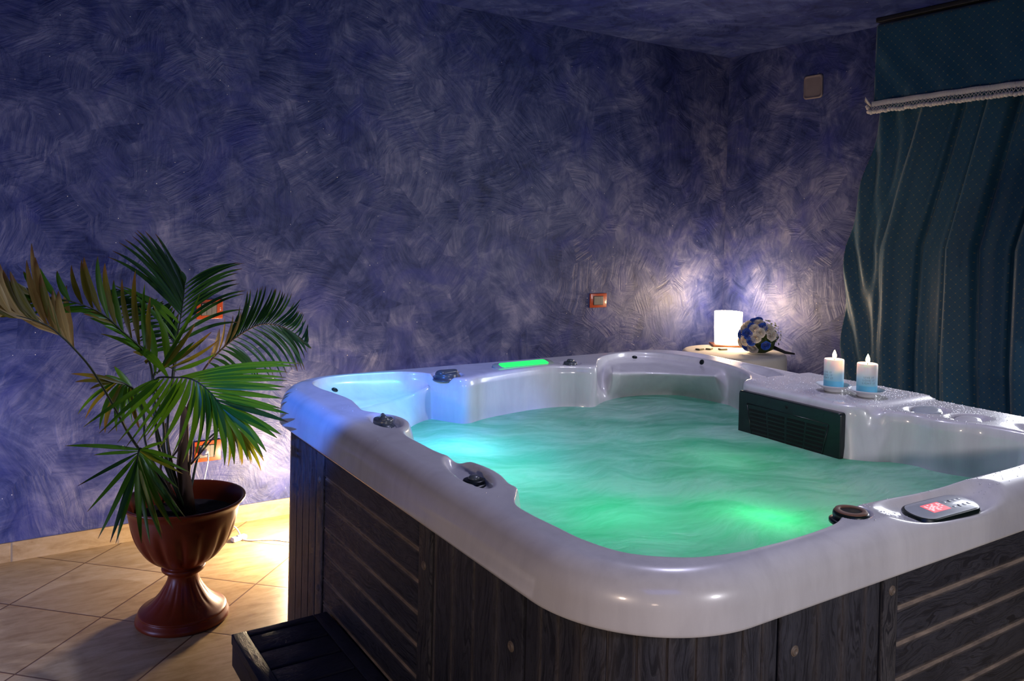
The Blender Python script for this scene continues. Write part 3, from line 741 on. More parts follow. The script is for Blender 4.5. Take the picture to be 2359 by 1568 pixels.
# ------------------------------------------------------------------ water droplets on the wet rim
b = MB(); M_DROP, nt, out = mat('water_droplet'); PB(nt, out, color=(.9, .92, 1), rough=.05, spec=1.0, coat=1.0, coat_rough=.02, trans=.35, ior=1.33)
cnt = 0
for k in range(9000):
    reg = random.random()
    if reg < .55: x, y = random.uniform(1.62, 2.12), random.uniform(.15, 1.27)
    elif reg < .75: x, y = random.uniform(1.9, 2.13), random.uniform(-.02, .9)
    elif reg < .9: x, y = random.uniform(.7, 1.9), random.uniform(.0, .10)
    else: x, y = random.uniform(0, 2.1), random.uniform(0, 2.1)
    h = BVH.ray_cast(Vector((x, y, 1.5)), Vector((0, 0, -1)))
    if h[0] is None or h[0].z < .88 or h[1].z < .8: continue
    r = random.choice((.0010, .0013, .0016, .0022)); cnt += 1
    p = h[0]; V = []; n = 6
    V.append((p.x, p.y, p.z+r*.75))
    for a in range(n): V.append((p.x+r*.7*math.cos(a*2*math.pi/n), p.y+r*.7*math.sin(a*2*math.pi/n), p.z+r*.5))
    for a in range(n): V.append((p.x+r*math.cos(a*2*math.pi/n), p.y+r*math.sin(a*2*math.pi/n), p.z-r*.1))
    F = [(0, 1+a, 1+(a+1) % n) for a in range(n)]+[(1+a, 7+a, 7+(a+1) % n, 1+(a+1) % n) for a in range(n)]
    b.add(V, F)
    if cnt > 2600: break
tag(b.build('water_droplets', M_DROP), 'tiny clear water droplets sprinkled over the wet tub rim', 'water', kind='stuff')

# ------------------------------------------------------------------ candles on saucers
M_SAUCER = plain('white_glazed_china', (.78, .80, .82), .12, coat=.6)
def wax():
    m, nt, out = mat('blue_to_white_wax'); z = N(nt, 'SeparateXYZ', {0: OBJ(nt)}).outputs[2]
    t = MA(nt, 'DIVIDE', z, .118)
    c = RAMP(nt, t, [(0, (.14, .56, .80)), (.25, (.17, .60, .82)), (.27, (.34, .68, .82)), (.48, (.55, .78, .88)), (.64, (.88, .86, .83)), (1, (.98, .92, .84))])
    glow = RAMP(nt, t, [(.25, (0, 0, 0)), (.75, (.30, .20, .12)), (1, (.9, .62, .38))])
    PB(nt, out, color=c, rough=.42, sss=.35, sssr=(1, .5, .3), ssss=.02); return m
M_WAX = wax(); M_INK = plain('pale_grey_ink', (.20, .30, .34), .6); M_WICK = plain('charred_wick', (.03, .02, .02), .9)
M_FLAME = emis('candle_flame', (1, .62, .26), 38)
def candle(x, y, lab, slab_, rz):
    z = top(x, y)
    b = MB(); b.lathe([(.034, 0), (.036, .006), (.034, .010), (.052, .018), (.0655, .0262), (.0665, .0280), (.0645, .0276), (.050, .0205), (.036, .0135), (.0001, .0130)], 56)
    s = b.build('saucer', M_SAUCER, loc=(x, y, z+.001)); tag(s, slab_, 'saucer', 'white china saucers under the candles')
    R_, H_ = .0365, .112
    c = empty('pillar_candle', (x, y, z+.0136), rz); tag(c, lab, 'candle', 'two blue and white pillar candles on the tub')
    b = MB(); b.lathe([(R_-.002, 0), (R_, .002), (R_, H_-.003), (R_-.0015, H_), (R_-.004, H_-.0005), (R_-.012, H_-.005), (.0001, H_-.007)], 56)
    w = b.build('wax', M_WAX, c); w['label'] = 'wax fading from turquoise base to creamy white top'
    b = MB(); b.tube([(0, 0, H_-.008), (.001, 0, H_+.004), (.002, 0, H_+.008)], .0012, 6); b.build('wick', M_WICK, c)
    b = MB(); b.lathe([(.0001, 0), (.005, .003), (.0078, .009), (.0076, .015), (.0052, .023), (.0022, .030), (.0001, .034)], 20, c=(.001, 0, H_+.001)); b.build('flame', M_FLAME, c)
    for k, line in enumerate(('LIVE IT', 'LOVE IT', 'LIGHT IT')):
        tv, tf = text_mesh(line, .0098, 1.25)
        V = []
        for v in tv:
            a = v.x/R_-math.pi/2; V.append(((R_+.0004)*math.cos(a), (R_+.0004)*math.sin(a), .060-.0108*k+v.y))
        b = MB(); b.add(V, tf); b.build('lettering', M_INK, c, False)
    light('candle_light', 'POINT', (x, y, z+.0136+H_+.022), 1.6, (1, .50, .18), .007)
    return c
candle(1.800, .908, 'blue and white pillar candle nearer the lamp table, its printed words turned away', 'white saucer under the candle nearer the lamp table', math.radians(-95))
candle(1.826, .784, 'blue and white pillar candle printed LIVE IT LOVE IT LIGHT IT', 'white saucer under the candle printed LIVE IT LOVE IT LIGHT IT', math.radians(-46))

# ------------------------------------------------------------------ corner table, cloth, lamp, bouquet
TZ = .770; TC = (3.235, 2.70); TR = .325
t = empty('side_table', (TC[0], TC[1], 0)); tag(t, 'round table hidden under the pale cloth in the far corner', 'table')
M_WOODB = plain('reddish_wood', (.22, .075, .03), .45)
b = MB(); b.lathe([(TR-.004, TZ-.028), (TR-.004, TZ-.004), (.0001, TZ-.004)], 56); b.build('tabletop', M_WOODB, t)
b = MB(); b.lathe([(.22, 0), (.22, .02), (.05, .05), (.035, .3), (.05, TZ-.028)], 32); b.build('pedestal', M_WOODB, t)
def cloth_mat():
    m, nt, out = mat('cream_cloth'); o = OBJ(nt)
    w = N(nt, 'TexWave', {'Vector': o, 'Scale': 160.0, 'Distortion': .6}).outputs[0]
    PB(nt, out, color=MIX(nt, NOI(nt, o, 6, 3), (.52, .46, .38), (.66, .60, .52)), rough=.85, normal=BUMP(nt, w, .2, .001), sheen=.2); return m
V = []; F = []; n = 160; lay = [(.0001, TZ), (.10, TZ), (.2, TZ), (.27, TZ+.0005), (.305, TZ+.0005), (.322, TZ-.001), (.332, TZ-.010)]+[(.335+.03*k/14, TZ-.018-.47*k/14) for k in range(15)]
for k, (r, z) in enumerate(lay):
    dr = max(0, TZ-.01-z)
    for i in range(n):
        a = 2*math.pi*i/n; rr = r+dr*(.05*math.sin(a*9+1)+.03*math.sin(a*14+2.3)); V.append((TC[0]+rr*math.cos(a), TC[1]+rr*math.sin(a), z))
for k in range(len(lay)-1):
    for i in range(n): F.append((k*n+i, (k+1)*n+i, (k+1)*n+(i+1) % n, k*n+(i+1) % n))
tag(mesh('tablecloth', V, F, cloth_mat()), 'cream round cloth draped over the corner table', 'tablecloth')
LX, LY = 3.40, 2.905
l = empty('table_lamp', (LX, LY, TZ)); tag(l, 'small glowing cylindrical lamp on a wooden base on the corner table', 'lamp')
b = MB(); b.box(-.115, .115, -.075, .075, .001, .014, b=.003, T=Matrix.Rotation(math.radians(-35), 4, 'Z')); b.build('base', M_WOODB, l)
b = MB(); b.lathe([(.089, .016), (.094, .12), (.096, .236), (.095, .238), (.094, .236), (.092, .12), (.087, .016)], 48, caps=False)
b.build('lamp_shade', emis('glowing_shade', (1, .80, .58), 6.0, (.9, .85, .75)), l)
light('table_lamp_bulb', 'POINT', (LX+.04, LY+.05, TZ+.275), 17, (1, .70, .44), .06)
light('table_lamp_fill', 'POINT', (LX-.12, LY-.20, TZ+.19), 7, (1, .70, .44), .05)  # added fill outside the shade, brightens the near side of the bouquet
for k, (u, v, rz) in enumerate(((1612, 806, 10), (1634, 805, 25), (1665, 806, -15))):
    d = _f + (u-1179.5)/CF*CR + (v-CCY)/CF*CD; q = CAM+d*(TZ-CAM[2])/d[2]
    b = MB(); b.box(-.026, .026, -.017, .017, 0, .010, b=.0015); b.box(-.022, .022, -.013, .013, .010, .0112, m=1)
    o = b.build('soap_box', [plain('olive_card', (.12, .11, .06), .6), plain('pale_card', (.6, .58, .5), .5)], None, False, loc=(q[0], q[1], TZ+.0008), rz=math.radians(rz))
    tag(o, ('small flat olive box at the far left edge of the corner table', 'small flat olive box between the two other little boxes before the lamp', 'small flat pale topped box directly before the table lamp')[k], 'box', 'little flat boxes on the corner table')
# bouquet
BC = Vector((3.315, 2.555, TZ+.118))
bq = empty('rose_bouquet', (BC.x, BC.y, TZ)); tag(bq, 'dome shaped bouquet of blue and cream roses lying beside the table lamp', 'bouquet')
def petal_mat(name, c1, c2):
    m, nt, out = mat(name); PB(nt, out, color=MIX(nt, NOI(nt, OBJ(nt), 90, 3), c1, c2), rough=.55, sheen=.3, sss=.1, ssss=.005); return m
M_BLUE = petal_mat('blue_petal', (.012, .07, .42), (.03, .15, .75)); M_CREAM = petal_mat('cream_petal', (.78, .70, .58), (.90, .84, .74))
M_LEAFB = plain('bouquet_leaf', (.045, .075, .012), .5); M_TINY = plain('tiny_white_flower', (.7, .7, .66), .6)
def rose_geo(r):
    b = MB()
    for layer, (rr, hh, n, lean) in enumerate(((.16, .62, 3, .05), (.34, .66, 4, .12), (.56, .60, 5, .25), (.80, .48, 6, .45), (1.0, .30, 6, .75))):
        for k in range(n):
            a0 = 2*math.pi*(k+.37*layer)/n; V = []; F = []; nu, nv = 7, 5
            for i in range(nu):
                for j in range(nv):
                    u = (i/(nu-1)-.5)*2; v = j/(nv-1); a = a0+u*math.pi/n*1.25
                    q = rr*(.35+.65*math.sin(v*math.pi/2))*(1+lean*.25*max(0, v-.6)); zz = hh*v-(u*u)*.14*v-lean*.18*max(0, v-.75)*4*.5
                    q += .05*(u*u)
                    V.append(Vector((q*math.cos(a)*r, q*math.sin(a)*r, (zz-.25)*r)))
            for i in range(nu-1):
                for j in range(nv-1): F.append((i*nv+j, (i+1)*nv+j, (i+1)*nv+j+1, i*nv+j+1))
            b.add(V, F)
    return b
rb = rose_geo(.0315); proto = {}
ROSES = [(1735, 738, 1), (1746, 735, 1), (1721, 746, 0), (1748, 742, 0), (1729, 751, 1), (1737, 757, 0), (1758, 752, 1), (1751, 766, 0), (1779, 772, 0), (1717, 766, 1), (1722, 771, 1), (1741, 778, 0), (1713, 786, 0),
         (1729, 787, 1), (1716, 800, 1), (1733, 805, 0), (1765, 797, 1), (1704, 790, 0), (1712, 755, 0), (1704, 770, 1), (1772, 758, 0)]
RX, RY, RZ_ = .148, .140, .128
for (u, v, blue) in ROSES:
    d = Vector(_f + (u-1179.5)/CF*CR + (v-CCY)/CF*CD); o0 = Vector(CAM)-BC
    S = lambda w: Vector((w.x/RX, w.y/RY, w.z/RZ_))
    A_, B_, C_ = S(d).dot(S(d)), 2*S(o0).dot(S(d)), S(o0).dot(S(o0))-1
    D_ = B_*B_-4*A_*C_
    tt = (-B_-math.sqrt(max(D_, 0)))/(2*A_); p = Vector(CAM)+d*tt; n = (p-BC).normalized()
    if D_ < 0:
        p = BC+(p-BC).normalized()*RX
    p = BC+(p-BC)*.97
    if p.z < TZ+.024: p.z = TZ+.024
    key = blue
    if key not in proto:
        o = rb.build('rose', M_BLUE if blue else M_CREAM, bq); proto[key] = o
    else: o = proto[key].copy(); COL.objects.link(o); o.parent = bq
    o['label'] = 'blue rose' if blue else 'cream rose'
    q = n.to_track_quat('Z', 'Y'); o.rotation_mode = 'QUATERNION'; o.rotation_quaternion = q @ Matrix.Rotation(random.random()*6, 3, 'Z').to_quaternion()
    s = random.uniform(.88, 1.08)*(.92 if blue else 1.05); o.scale = (s, s, s)
    o.location = p-Vector((BC.x, BC.y, TZ))
b = MB(); b2 = MB()
for k in range(520):
    th_, ph = random.uniform(.25, 1.75), random.uniform(0, 2*math.pi)
    n = Vector((math.sin(th_)*math.cos(ph), math.sin(th_)*math.sin(ph), math.cos(th_)))
    p = Vector((n.x*RX, n.y*RY, n.z*RZ_+.118))*random.uniform(.72, .95)
    if p.z < .012: p.z = .012+random.random()*.02
    L = random.uniform(.012, .026); a = n.orthogonal().normalized(); a.rotate(Matrix.Rotation(random.random()*6.3, 3, n)); c = n.cross(a)
    if random.random() < .8:
        b.add([p, p+a*L*.5+c*L*.28+n*.004, p+a*L+n*.006, p+a*L*.5-c*L*.28+n*.004], [(0, 1, 2, 3)])
    elif th_ > .8: b2.sphere(p+n*.01, .0042, 4)
b.build('foliage', M_LEAFB, bq)['kind'] = 'stuff'; b2.build('filler_flower', M_TINY, bq)['kind'] = 'stuff'
b = MB(); b.lathe([(.04, .010), (.088, .035), (.100, .09), (.080, .15), (.0001, .19)], 20); b.build('flower_foam', M_LEAFB, bq)
b = MB(); b.tube([(.05, -.07, .05), (.10, -.125, .02), (.15, -.16, .012)], [.012, .010, .005], 8); b.build('handle', plain('dark_ribbon', (.02, .02, .02), .6), bq)

# ------------------------------------------------------------------ wall fittings
M_ORANGE = plain('terracotta_plastic', (.50, .075, .018), .3, coat=.3); M_MOD = plain('grey_switch_module', (.20, .19, .17), .35)
M_RECESS = plain('dark_recess', (.04, .03, .03), .7); M_WHITE = plain('white_plastic', (.75, .75, .76), .35)
def plate(x0, x1, z0, z1, name, mods, label, cat):
    y = YB; t = empty(name, ((x0+x1)/2, y, (z0+z1)/2)); tag(t, label, cat)
    w, h = (x1-x0)/2, (z1-z0)/2
    b = MB(); b.box(-w, w, -.011, -.0002, -h, h, b=.003)
    b.build('faceplate', M_ORANGE, t)
    iw = w*.56; ih = h*.58; cx = -w*.06
    b = MB(); b.box(cx-iw-.003, cx+iw+.003, -.0125, -.009, -ih-.003, ih+.003, b=.001); b.build('inner_frame', M_RECESS, t, False)
    mw = 2*iw/3
    for k, kind in enumerate(mods):
        b = MB(); xa = cx-iw+mw*k+.0006; xb = cx-iw+mw*(k+1)-.0006
        b.box(xa, xb, -.0165 if kind == 'r' else -.0145, -.011, -ih, ih, b=.001)
        if kind == 's':
            for q in (-1, 0, 1): b.lathe([(.0026, 0), (.0026, .0006), (.0001, .0006)], 10, m=1, T=Matrix.Translation(((xa+xb)/2, -.0144, q*.012)) @ Matrix.Rotation(math.pi/2, 4, 'X'))
        b.build('rocker' if kind == 'r' else 'socket', [M_MOD, M_RECESS], t, False)
    b = MB()
    for q in (0, 1): b.lathe([(.0035-.001*q, 0), (.0035-.001*q, .0006), (.002-.0006*q, .0006)], 12, T=Matrix.Translation((w*.80, -.0111, -.004+q*.009)) @ Matrix.Rotation(math.pi/2, 4, 'X'))
    b.build('emblem', M_WHITE, t)
    return t
plate(-.059, .069, 1.062, 1.160, 'wall_switch', 'rrr', 'orange framed triple light switch high on the wall above the palm', 'switch')
plate(-.059, .071, .342, .446, 'wall_outlet', 'srr', 'orange framed power outlet low on the wall with a white plug in it', 'outlet')
plate(2.432, 2.570, 1.037, 1.131, 'wall_switch', 'rrr', 'small orange framed switch plate on the wall left of the corner table', 'switch')
b = MB(); Tj = Matrix(((0, 0, -1, XR), (-1, 0, 0, 2.487), (0, 1, 0, 2.541), (0, 0, 0, 1)))
stack(b, capsule_prof(.150, .158, 6, R=.022), [(0, .0003), (0, .006), (.004, .010), (.010, .010), (.012, .007), (.02, .007)], Tj)
jb = b.build('junction_box_cover', plain('grubby_plaster_cover', (.22, .18, .19), .6, nscale=25)); tag(jb, 'small square cover plate high on the right wall near the curtain', 'cover plate')

# uplight on the floor behind the tub, its cord, inline switch and plug
FLX, FLY = .46, 2.70
u_ = empty('floor_uplight', (FLX, FLY, 0)); tag(u_, 'white floor uplight hidden behind the tub, with cord and inline switch', 'lamp')
b = MB(); b.lathe([(.075, 0), (.075, .012), (.03, .02), (.03, .05), (.085, .10), (.083, .10), (.028, .055), (.0001, .055)], 36); b.build('bowl', M_WHITE, u_)
b = MB(); b.sphere((0, 0, .10), .022, 8); b.build('bulb', emis('warm_bulb', (1, .8, .55), 30), u_)
def P_(x, y, z): return (x-FLX, y-FLY, z)
b = MB(); b.tube(catmull([P_(-.004, YB-.058, .392), P_(-.01, YB-.085, .36), P_(-.03, YB-.09, .25), P_(-.03, YB-.07, .10), P_(.0, YB-.10, .02), P_(.03, YB-.13, .005), P_(.075, 3.06, .05), P_(.10, 3.02, .05), P_(.118, 2.99, .012), P_(.125, 2.965, .006), P_(.16, 2.94, .005), P_(.25, 2.90, .004), P_(.36, 2.78, .004), P_(.42, 2.72, .008)], 8), .0035, 8)
b.build('cord', M_WHITE, u_)
b = MB(); b.box(-.038, .038, -.016, .016, .001, .022, b=.006, T=fr(P_(.105, 2.985, 0), 20)); b.box(-.008, .008, -.006, .006, .02, .026, b=.002, T=fr(P_(.105, 2.985, 0), 20)); b.build('inline_switch', M_WHITE, u_)
b = MB(); b.lathe([(.018, 0), (.018, .012), (.014, .03), (.008, .042), (.0001, .044)], 20, T=Matrix.Translation(P_(-.012, YB-.0165, .392)) @ Matrix.Rotation(math.pi/2, 4, 'X')); b.build('plug', M_WHITE, u_)
light('floor_uplight_bulb', 'POINT', (FLX-.08, FLY+.08, .20), 58, (1, .74, .46), .05)

# ------------------------------------------------------------------ step beside the tub
st = empty('tub_step', (0, 0, 0)); tag(st, 'dark slatted step standing on the floor against the tub side', 'step')
SX0, SX1, SY1, SY0, SZ = -.312, -.010, 1.462, .62, .300
def sbox(name, *a, g='x', bv=.003, **k):
    b = MB(); b.box(*a, b=bv, grain=g); o = b.build(name, M_STEP, st, True, **k); flat(o); return o
sbox('frame_rail', SX0, SX0+.045, SY0, SY1, SZ-.030, SZ, g='y'); sbox('frame_rail', SX1-.045, SX1, SY0, SY1, SZ-.030, SZ, g='y')
sbox('frame_rail', SX0+.046, SX1-.046, SY1-.030, SY1, SZ-.030, SZ-.0005); sbox('frame_rail', SX0+.046, SX1-.046, SY0, SY0+.03, SZ-.030, SZ-.0005)
yy = SY1-.032; 
while yy-.102 > SY0+.03:
    sbox('tread', SX0+.0465, SX1-.0465, yy-.102, yy-.004, SZ-.024, SZ-.003); yy -= .110
sbox('side_board', SX0+.002, SX0+.022, SY0+.004, SY1-.004, SZ-.095, SZ-.030, g='y')
for ys in (SY1-.03, SY0+.01):
    b = MB(); V = [(SX0+.004, ys, SZ-.031), (SX1-.01, ys, SZ-.031), (SX1-.01, ys, .0), (SX0+.11, ys, .0), (SX0+.006, ys, SZ-.09)]
    V += [(x, y+.02, z) for x, y, z in V]; F = [(0, 1, 2, 3, 4), (9, 8, 7, 6, 5)]+[(i, i+5, (i+1) % 5+5, (i+1) % 5) for i in range(5)]
    b.add(V, F, [(v[2], v[0]) for v in V]); b.build('end_panel', M_STEP, st, False)
b = MB(); V = [(SX0+.024, SY0+.035, SZ-.095), (SX0+.024, SY1-.035, SZ-.095), (SX0+.115, SY1-.035, .002), (SX0+.115, SY0+.035, .002)]
V += [(x+.015, y, z) for x, y, z in V]; b.add(V, [(0, 1, 2, 3), (7, 6, 5, 4)]+[(i, i+4, (i+1) % 4+4, (i+1) % 4) for i in range(4)], [(v[1], v[2]) for v in V]); b.build('kick_board', M_STEP, st, False)

# ------------------------------------------------------------------ curtain
def curtain_mat():
    m, nt, out = mat('teal_diamond_fabric'); uv = UV(nt); sp = N(nt, 'SeparateXYZ', {0: uv})
    k = 1/.036
    a = MA(nt, 'MULTIPLY', MA(nt, 'ADD', sp.outputs[0], sp.outputs[1]), k*.72); c = MA(nt, 'MULTIPLY', MA(nt, 'SUBTRACT', MA(nt, 'ADD', sp.outputs[0], 20), sp.outputs[1]), k*.72)
    def d(v): return MA(nt, 'SUBTRACT', .5, MA(nt, 'ABSOLUTE', MA(nt, 'SUBTRACT', MA(nt, 'FRACT', MA(nt, 'ADD', v, 60)), .5)))
    da, dc = d(a), d(c); ln = MA(nt, 'LESS_THAN', MA(nt, 'MINIMUM', da, dc), .035); dot = MA(nt, 'LESS_THAN', MA(nt, 'ADD', da, dc), .12)
    col = MIX(nt, NOI(nt, uv, 3, 3), (.007, .056, .105), (.012, .082, .150)); col = MIX(nt, MA(nt, 'MULTIPLY', ln, .30), col, (.05, .12, .13)); col = MIX(nt, MA(nt, 'MULTIPLY', dot, .6), col, (.26, .20, .08))
    w = NOI(nt, MAP(nt, uv, scale=(900, 900, 1)), 1, 1)
    PB(nt, out, color=col, rough=.5, spec=.35, sheen=.25, normal=BUMP(nt, w, .12, .0006)); return m
M_CURT = curtain_mat()
cu = empty('curtain', (3.60, 1.0, 0)); tag(cu, 'teal curtain with gold dotted diamonds and white trim hanging at the right wall', 'curtain')
def yl(z):  # left edge of the drape
    return np.interp(z, [0, .85, 1.5, 1.9, 2.3, 2.8], [2.10, 2.143, 2.136, 2.03, 1.925, 1.915])
def fold(s, z):
    """s = distance along the cloth from its left edge (m), z height"""
    f = .024*math.sin(s*2*math.pi/.41+.5)+.014*math.sin(s*2*math.pi/.19+1.1+.5*math.sin(z*1.3))
    f += .004*math.sin(s*2*math.pi/.09+2.0+.5*z)
    for c, wd, dp in ((.46, .022, .055), (.62, .014, .028), (.80, .018, .040), (1.0, .02, .05), (1.25, .02, .05), (.26, .02, .018)):
        cc = c+.018*math.sin(z*1.7+c*9); f += dp*math.exp(-((s-cc)/wd)**2)
    e = min(1, s/.30); f *= .25+.75*e
    # slanting tension folds gathered towards the left edge
    f += (1-e)*.022*math.sin((s*1.2+(z-1.5)*.32)*2*math.pi/.16)
    return f
V = []; U = []; F = []; ns, nz = 420, 70
for i in range(ns+1):
    for j in range(nz+1):
        z = .02+2.79*j/nz; s = 2.9*i/ns; y0 = yl(z); y = y0-s*(1+.0*z)
        V.append((3.590+fold(s, z)-3.60, y-1.0, z)); U.append((s*1.12, z))
for i in range(ns):
    for j in range(nz): F.append((i*(nz+1)+j, (i+1)*(nz+1)+j, (i+1)*(nz+1)+j+1, i*(nz+1)+j+1))
dr = mesh('drape', V, F, M_CURT, cu, uv=U); m_ = dr.modifiers.new('s', 'SOLIDIFY'); m_.thickness = .002
# valance in front, from the track down to the trim
def vz(s): return 2.345+.005*math.sin(s*3)+.006*s   # lower edge height
V = []; U = []; F = []; ns, nz = 260, 46
for i in range(ns+1):
    s = 2.9*i/ns
    for j in range(nz+1):
        t = j/nz; zb = vz(s); z = zb+(2.822-zb)*t; y = 1.918-s
        dgl = math.sin(((s+.05)*.9+(2.83-z)*-.75)*2*math.pi/.20)*.012*max(0, 1-t)*math.exp(-s/.5)*(1 if s > .02 else s/.02)
        f = .010*math.sin(s*2*math.pi/.17+1)*(1-t)*.6+dgl
        x = 3.515+.030*t*0+f-.012*(1-t)
        if t > .965: x += .018*(t-.965)/.035
        V.append((x-3.60, y-1.0, z)); U.append((s, z))
for i in range(ns):
    for j in range(nz): F.append((i*(nz+1)+j, (i+1)*(nz+1)+j, (i+1)*(nz+1)+j+1, i*(nz+1)+j+1))
va = mesh('valance', V, F, M_CURT, cu, uv=U); m_ = va.modifiers.new('s', 'SOLIDIFY'); m_.thickness = .003
b = MB(); b.box(-.10, .02, -2.0, .915, 2.826, 2.850, b=.002); b.build('curtain_track', M_DARK, cu)
# white braid with pompons
M_BRAID, nt, out = mat('white_braid')
bw = N(nt, 'TexWave', {'Vector': OBJ(nt), 'Scale': 55.0, 'Distortion': 2.0}, bands_direction='Y').outputs[0]
PB(nt, out, color=(.74, .68, .64), rough=.8, normal=BUMP(nt, bw, .6, .002), sheen=.3)
def bx(s): return 3.490+.010*math.sin(s*2*math.pi/.17+1)*.6
path = [(s, bx(s), 1.920-s, vz(s)+.0) for s in np.linspace(0, 2.6, 240)]
V = []; F = []
for (s, x, y, z) in path:
    V += [(x-3.60, y-1.0, z+.012), (x-3.60-.004, y-1.0, z+.010), (x-3.60-.005, y-1.0, z-.020), (x-3.60-.001, y-1.0, z-.022)]
for i in range(len(path)-1):
    for q in range(4): F.append((i*4+q, (i+1)*4+q, (i+1)*4+(q+1) % 4, i*4+(q+1) % 4))
b = MB(); b.add(V, F)
for i in range(0, 130):   # lattice cords below the tape
    s = i*.02; x = bx(s)-3.604
    b.tube([(x, .920-s, vz(s)-.020), (x-.003, .920-s-.010, vz(s)-.040), (x, .920-s-.020, vz(s)-.020)], .0030, 5)
b.build('braid_trim', M_BRAID, cu)
pp = None
for i in range(100):
    s = i*.0205; x = bx(s)-3.606; b = MB()
    if pp is None:
        b.sphere((0, 0, 0), .0135, 6, sc=(1, .95, 1.15)); pp = b.build('pompon', M_BRAID, cu)
        pp.location = (x, .920-s, vz(s)-.052)
    else:
        o = pp.copy(); COL.objects.link(o); o.parent = cu; o.location = (x, .920-s, vz(s)-.052+random.uniform(-.003, .003)); o.rotation_euler = (random.random(), random.random(), 0)
b = MB(); b.add([(-.11, .915, 2.325), (-.135, .945, 2.385), (-.105, .970, 2.365), (-.08, .93, 2.315), (-.105, .915, 2.325), (-.13, .945, 2.380), (-.10, .972, 2.360), (-.075, .932, 2.315)], [(0, 1, 2, 3), (7, 6, 5, 4), (0, 4, 5, 1), (1, 5, 6, 2), (2, 6, 7, 3), (3, 7, 4, 0)])
for k in range(4): b.sphere((-.105+.012*k, .935+.012*k, 2.300+.012*k*(k > 1)), .014, 6)
b.build('braid_end', M_BRAID, cu)

# ------------------------------------------------------------------ palm in a terracotta urn
PX, PY = -.286, 2.30
pot = empty('potted_palm', (PX, PY, 0)); tag(pot, 'green palm with browning tips in a terracotta coloured urn on the tiles', 'potted palm')
def terracotta():
    m, nt, out = mat('terracotta_urn'); o = OBJ(nt)
    PB(nt, out, color=MIX(nt, NOI(nt, o, 14, 5, .7), (.15, .016, .003), (.22, .032, .005)), rough=.36, spec=.4, normal=BUMP(nt, NOI(nt, o, 160, 3), .12, .001)); return m
M_TER = terracotta()
def ribs(a, z):
    t = 0
    if .215 < z < .40: t = math.sin((z-.215)/.185*math.pi)
    if .05 < z < .165: t = max(t, .5*math.sin((z-.05)/.115*math.pi))
    w = (0.5+0.5*math.cos(a*15+z*6))**3
    return 1-.055*t*w
b = MB(); prof = [(.168, 0), (.173, .006), (.172, .016), (.165, .026), (.160, .034), (.163, .038), (.158, .044), (.140, .054), (.118, .070), (.096, .092), (.078, .118), (.063, .145), (.056, .168), (.058, .182), (.072, .188), (.080, .196), (.080, .206), (.072, .213),
    (.086, .222), (.110, .236), (.136, .258), (.158, .286), (.176, .320), (.188, .355), (.196, .390), (.202, .420), (.206, .440), (.216, .455), (.226, .462), (.2285, .468), (.226, .473), (.214, .468), (.200, .440), (.190, .400), (.180, .385)]
pf = [(r, z) for r, z in catmull(prof, 4)]
b.lathe(pf, 180, fn=ribs, caps=False); b.build('urn', M_TER, pot)
b = MB(); V = [(0, 0, .405)]; n = 48
for k in range(1, 10):
    for i in range(n): r = .19*k/9; V.append((r*math.cos(i*2*math.pi/n), r*math.sin(i*2*math.pi/n), .403+random.uniform(-.006, .008)*(k < 9)))
F = [(0, 1+i, 1+(i+1) % n) for i in range(n)]+[(1+(k-1)*n+i, 1+k*n+i, 1+k*n+(i+1) % n, 1+(k-1)*n+(i+1) % n) for k in range(1, 9) for i in range(n)]
b.add(V, F); b.build('soil', plain('dark_potting_soil', (.018, .010, .008), .95, nscale=60), pot)
def leafmat(name, c1, c2, tip, tipamt):
    m, nt, out = mat(name); uv = UV(nt); sp = N(nt, 'SeparateXYZ', {0: uv})
    v = NOI(nt, MAP(nt, uv, scale=(2, 30, 1)), 2.0, 3)
    col = MIX(nt, v, c1, c2)
    rib = MA(nt, 'LESS_THAN', MA(nt, 'ABSOLUTE', MA(nt, 'SUBTRACT', sp.outputs[1], .5)), .035)
    col = MIX(nt, MA(nt, 'MULTIPLY', rib, .35), col, tuple(min(1, x*1.8) for x in c2))
    t = MA(nt, 'MULTIPLY', MA(nt, 'SUBTRACT', MA(nt, 'ADD', sp.outputs[0], MA(nt, 'MULTIPLY', NOI(nt, uv, 9, 3), .12)), 1.0-tipamt), 9, clamp=True)
    col = MIX(nt, t, col, tip)
    p = PB(nt, None, color=col, rough=.36, spec=.45)
    tr = N(nt, 'BsdfTranslucent', {'Color': MIX(nt, .5, col, tuple(min(1, x*1.6) for x in c2))})
    mx = N(nt, 'MixShader', {0: .30, 1: p.outputs[0], 2: tr.outputs[0]}); nt.links.new(mx.outputs[0], out.inputs[0]); return m
LG = leafmat('green_leaf', (.035, .125, .006), (.075, .20, .010), (.20, .09, .03), .06)
LD = leafmat('dark_green_leaf', (.010, .040, .010), (.020, .070, .014), (.16, .05, .03), .08)
LO = leafmat('olive_leaf', (.10, .105, .008), (.19, .16, .014), (.22, .10, .03), .22)
LB = leafmat('dry_brown_leaf', (.36, .24, .065), (.55, .38, .12), (.25, .12, .05), .15)
LY = leafmat('yellow_green_leaf', (.12, .17, .010), (.22, .24, .015), (.35, .16, .03), .12)
M_STEM = plain('dark_green_stem', (.020, .030, .010), .4); M_STEMB = plain('brown_stem', (.10, .055, .02), .6); M_TRUNK = plain('ringed_brown_trunk', (.14, .075, .035), .8, nscale=40)
def Z(u, v, Y): return at(u/2.614, 500+v/2.614, Y)
TOCAM = lambda p: (Vector(CAM)-p).normalized()
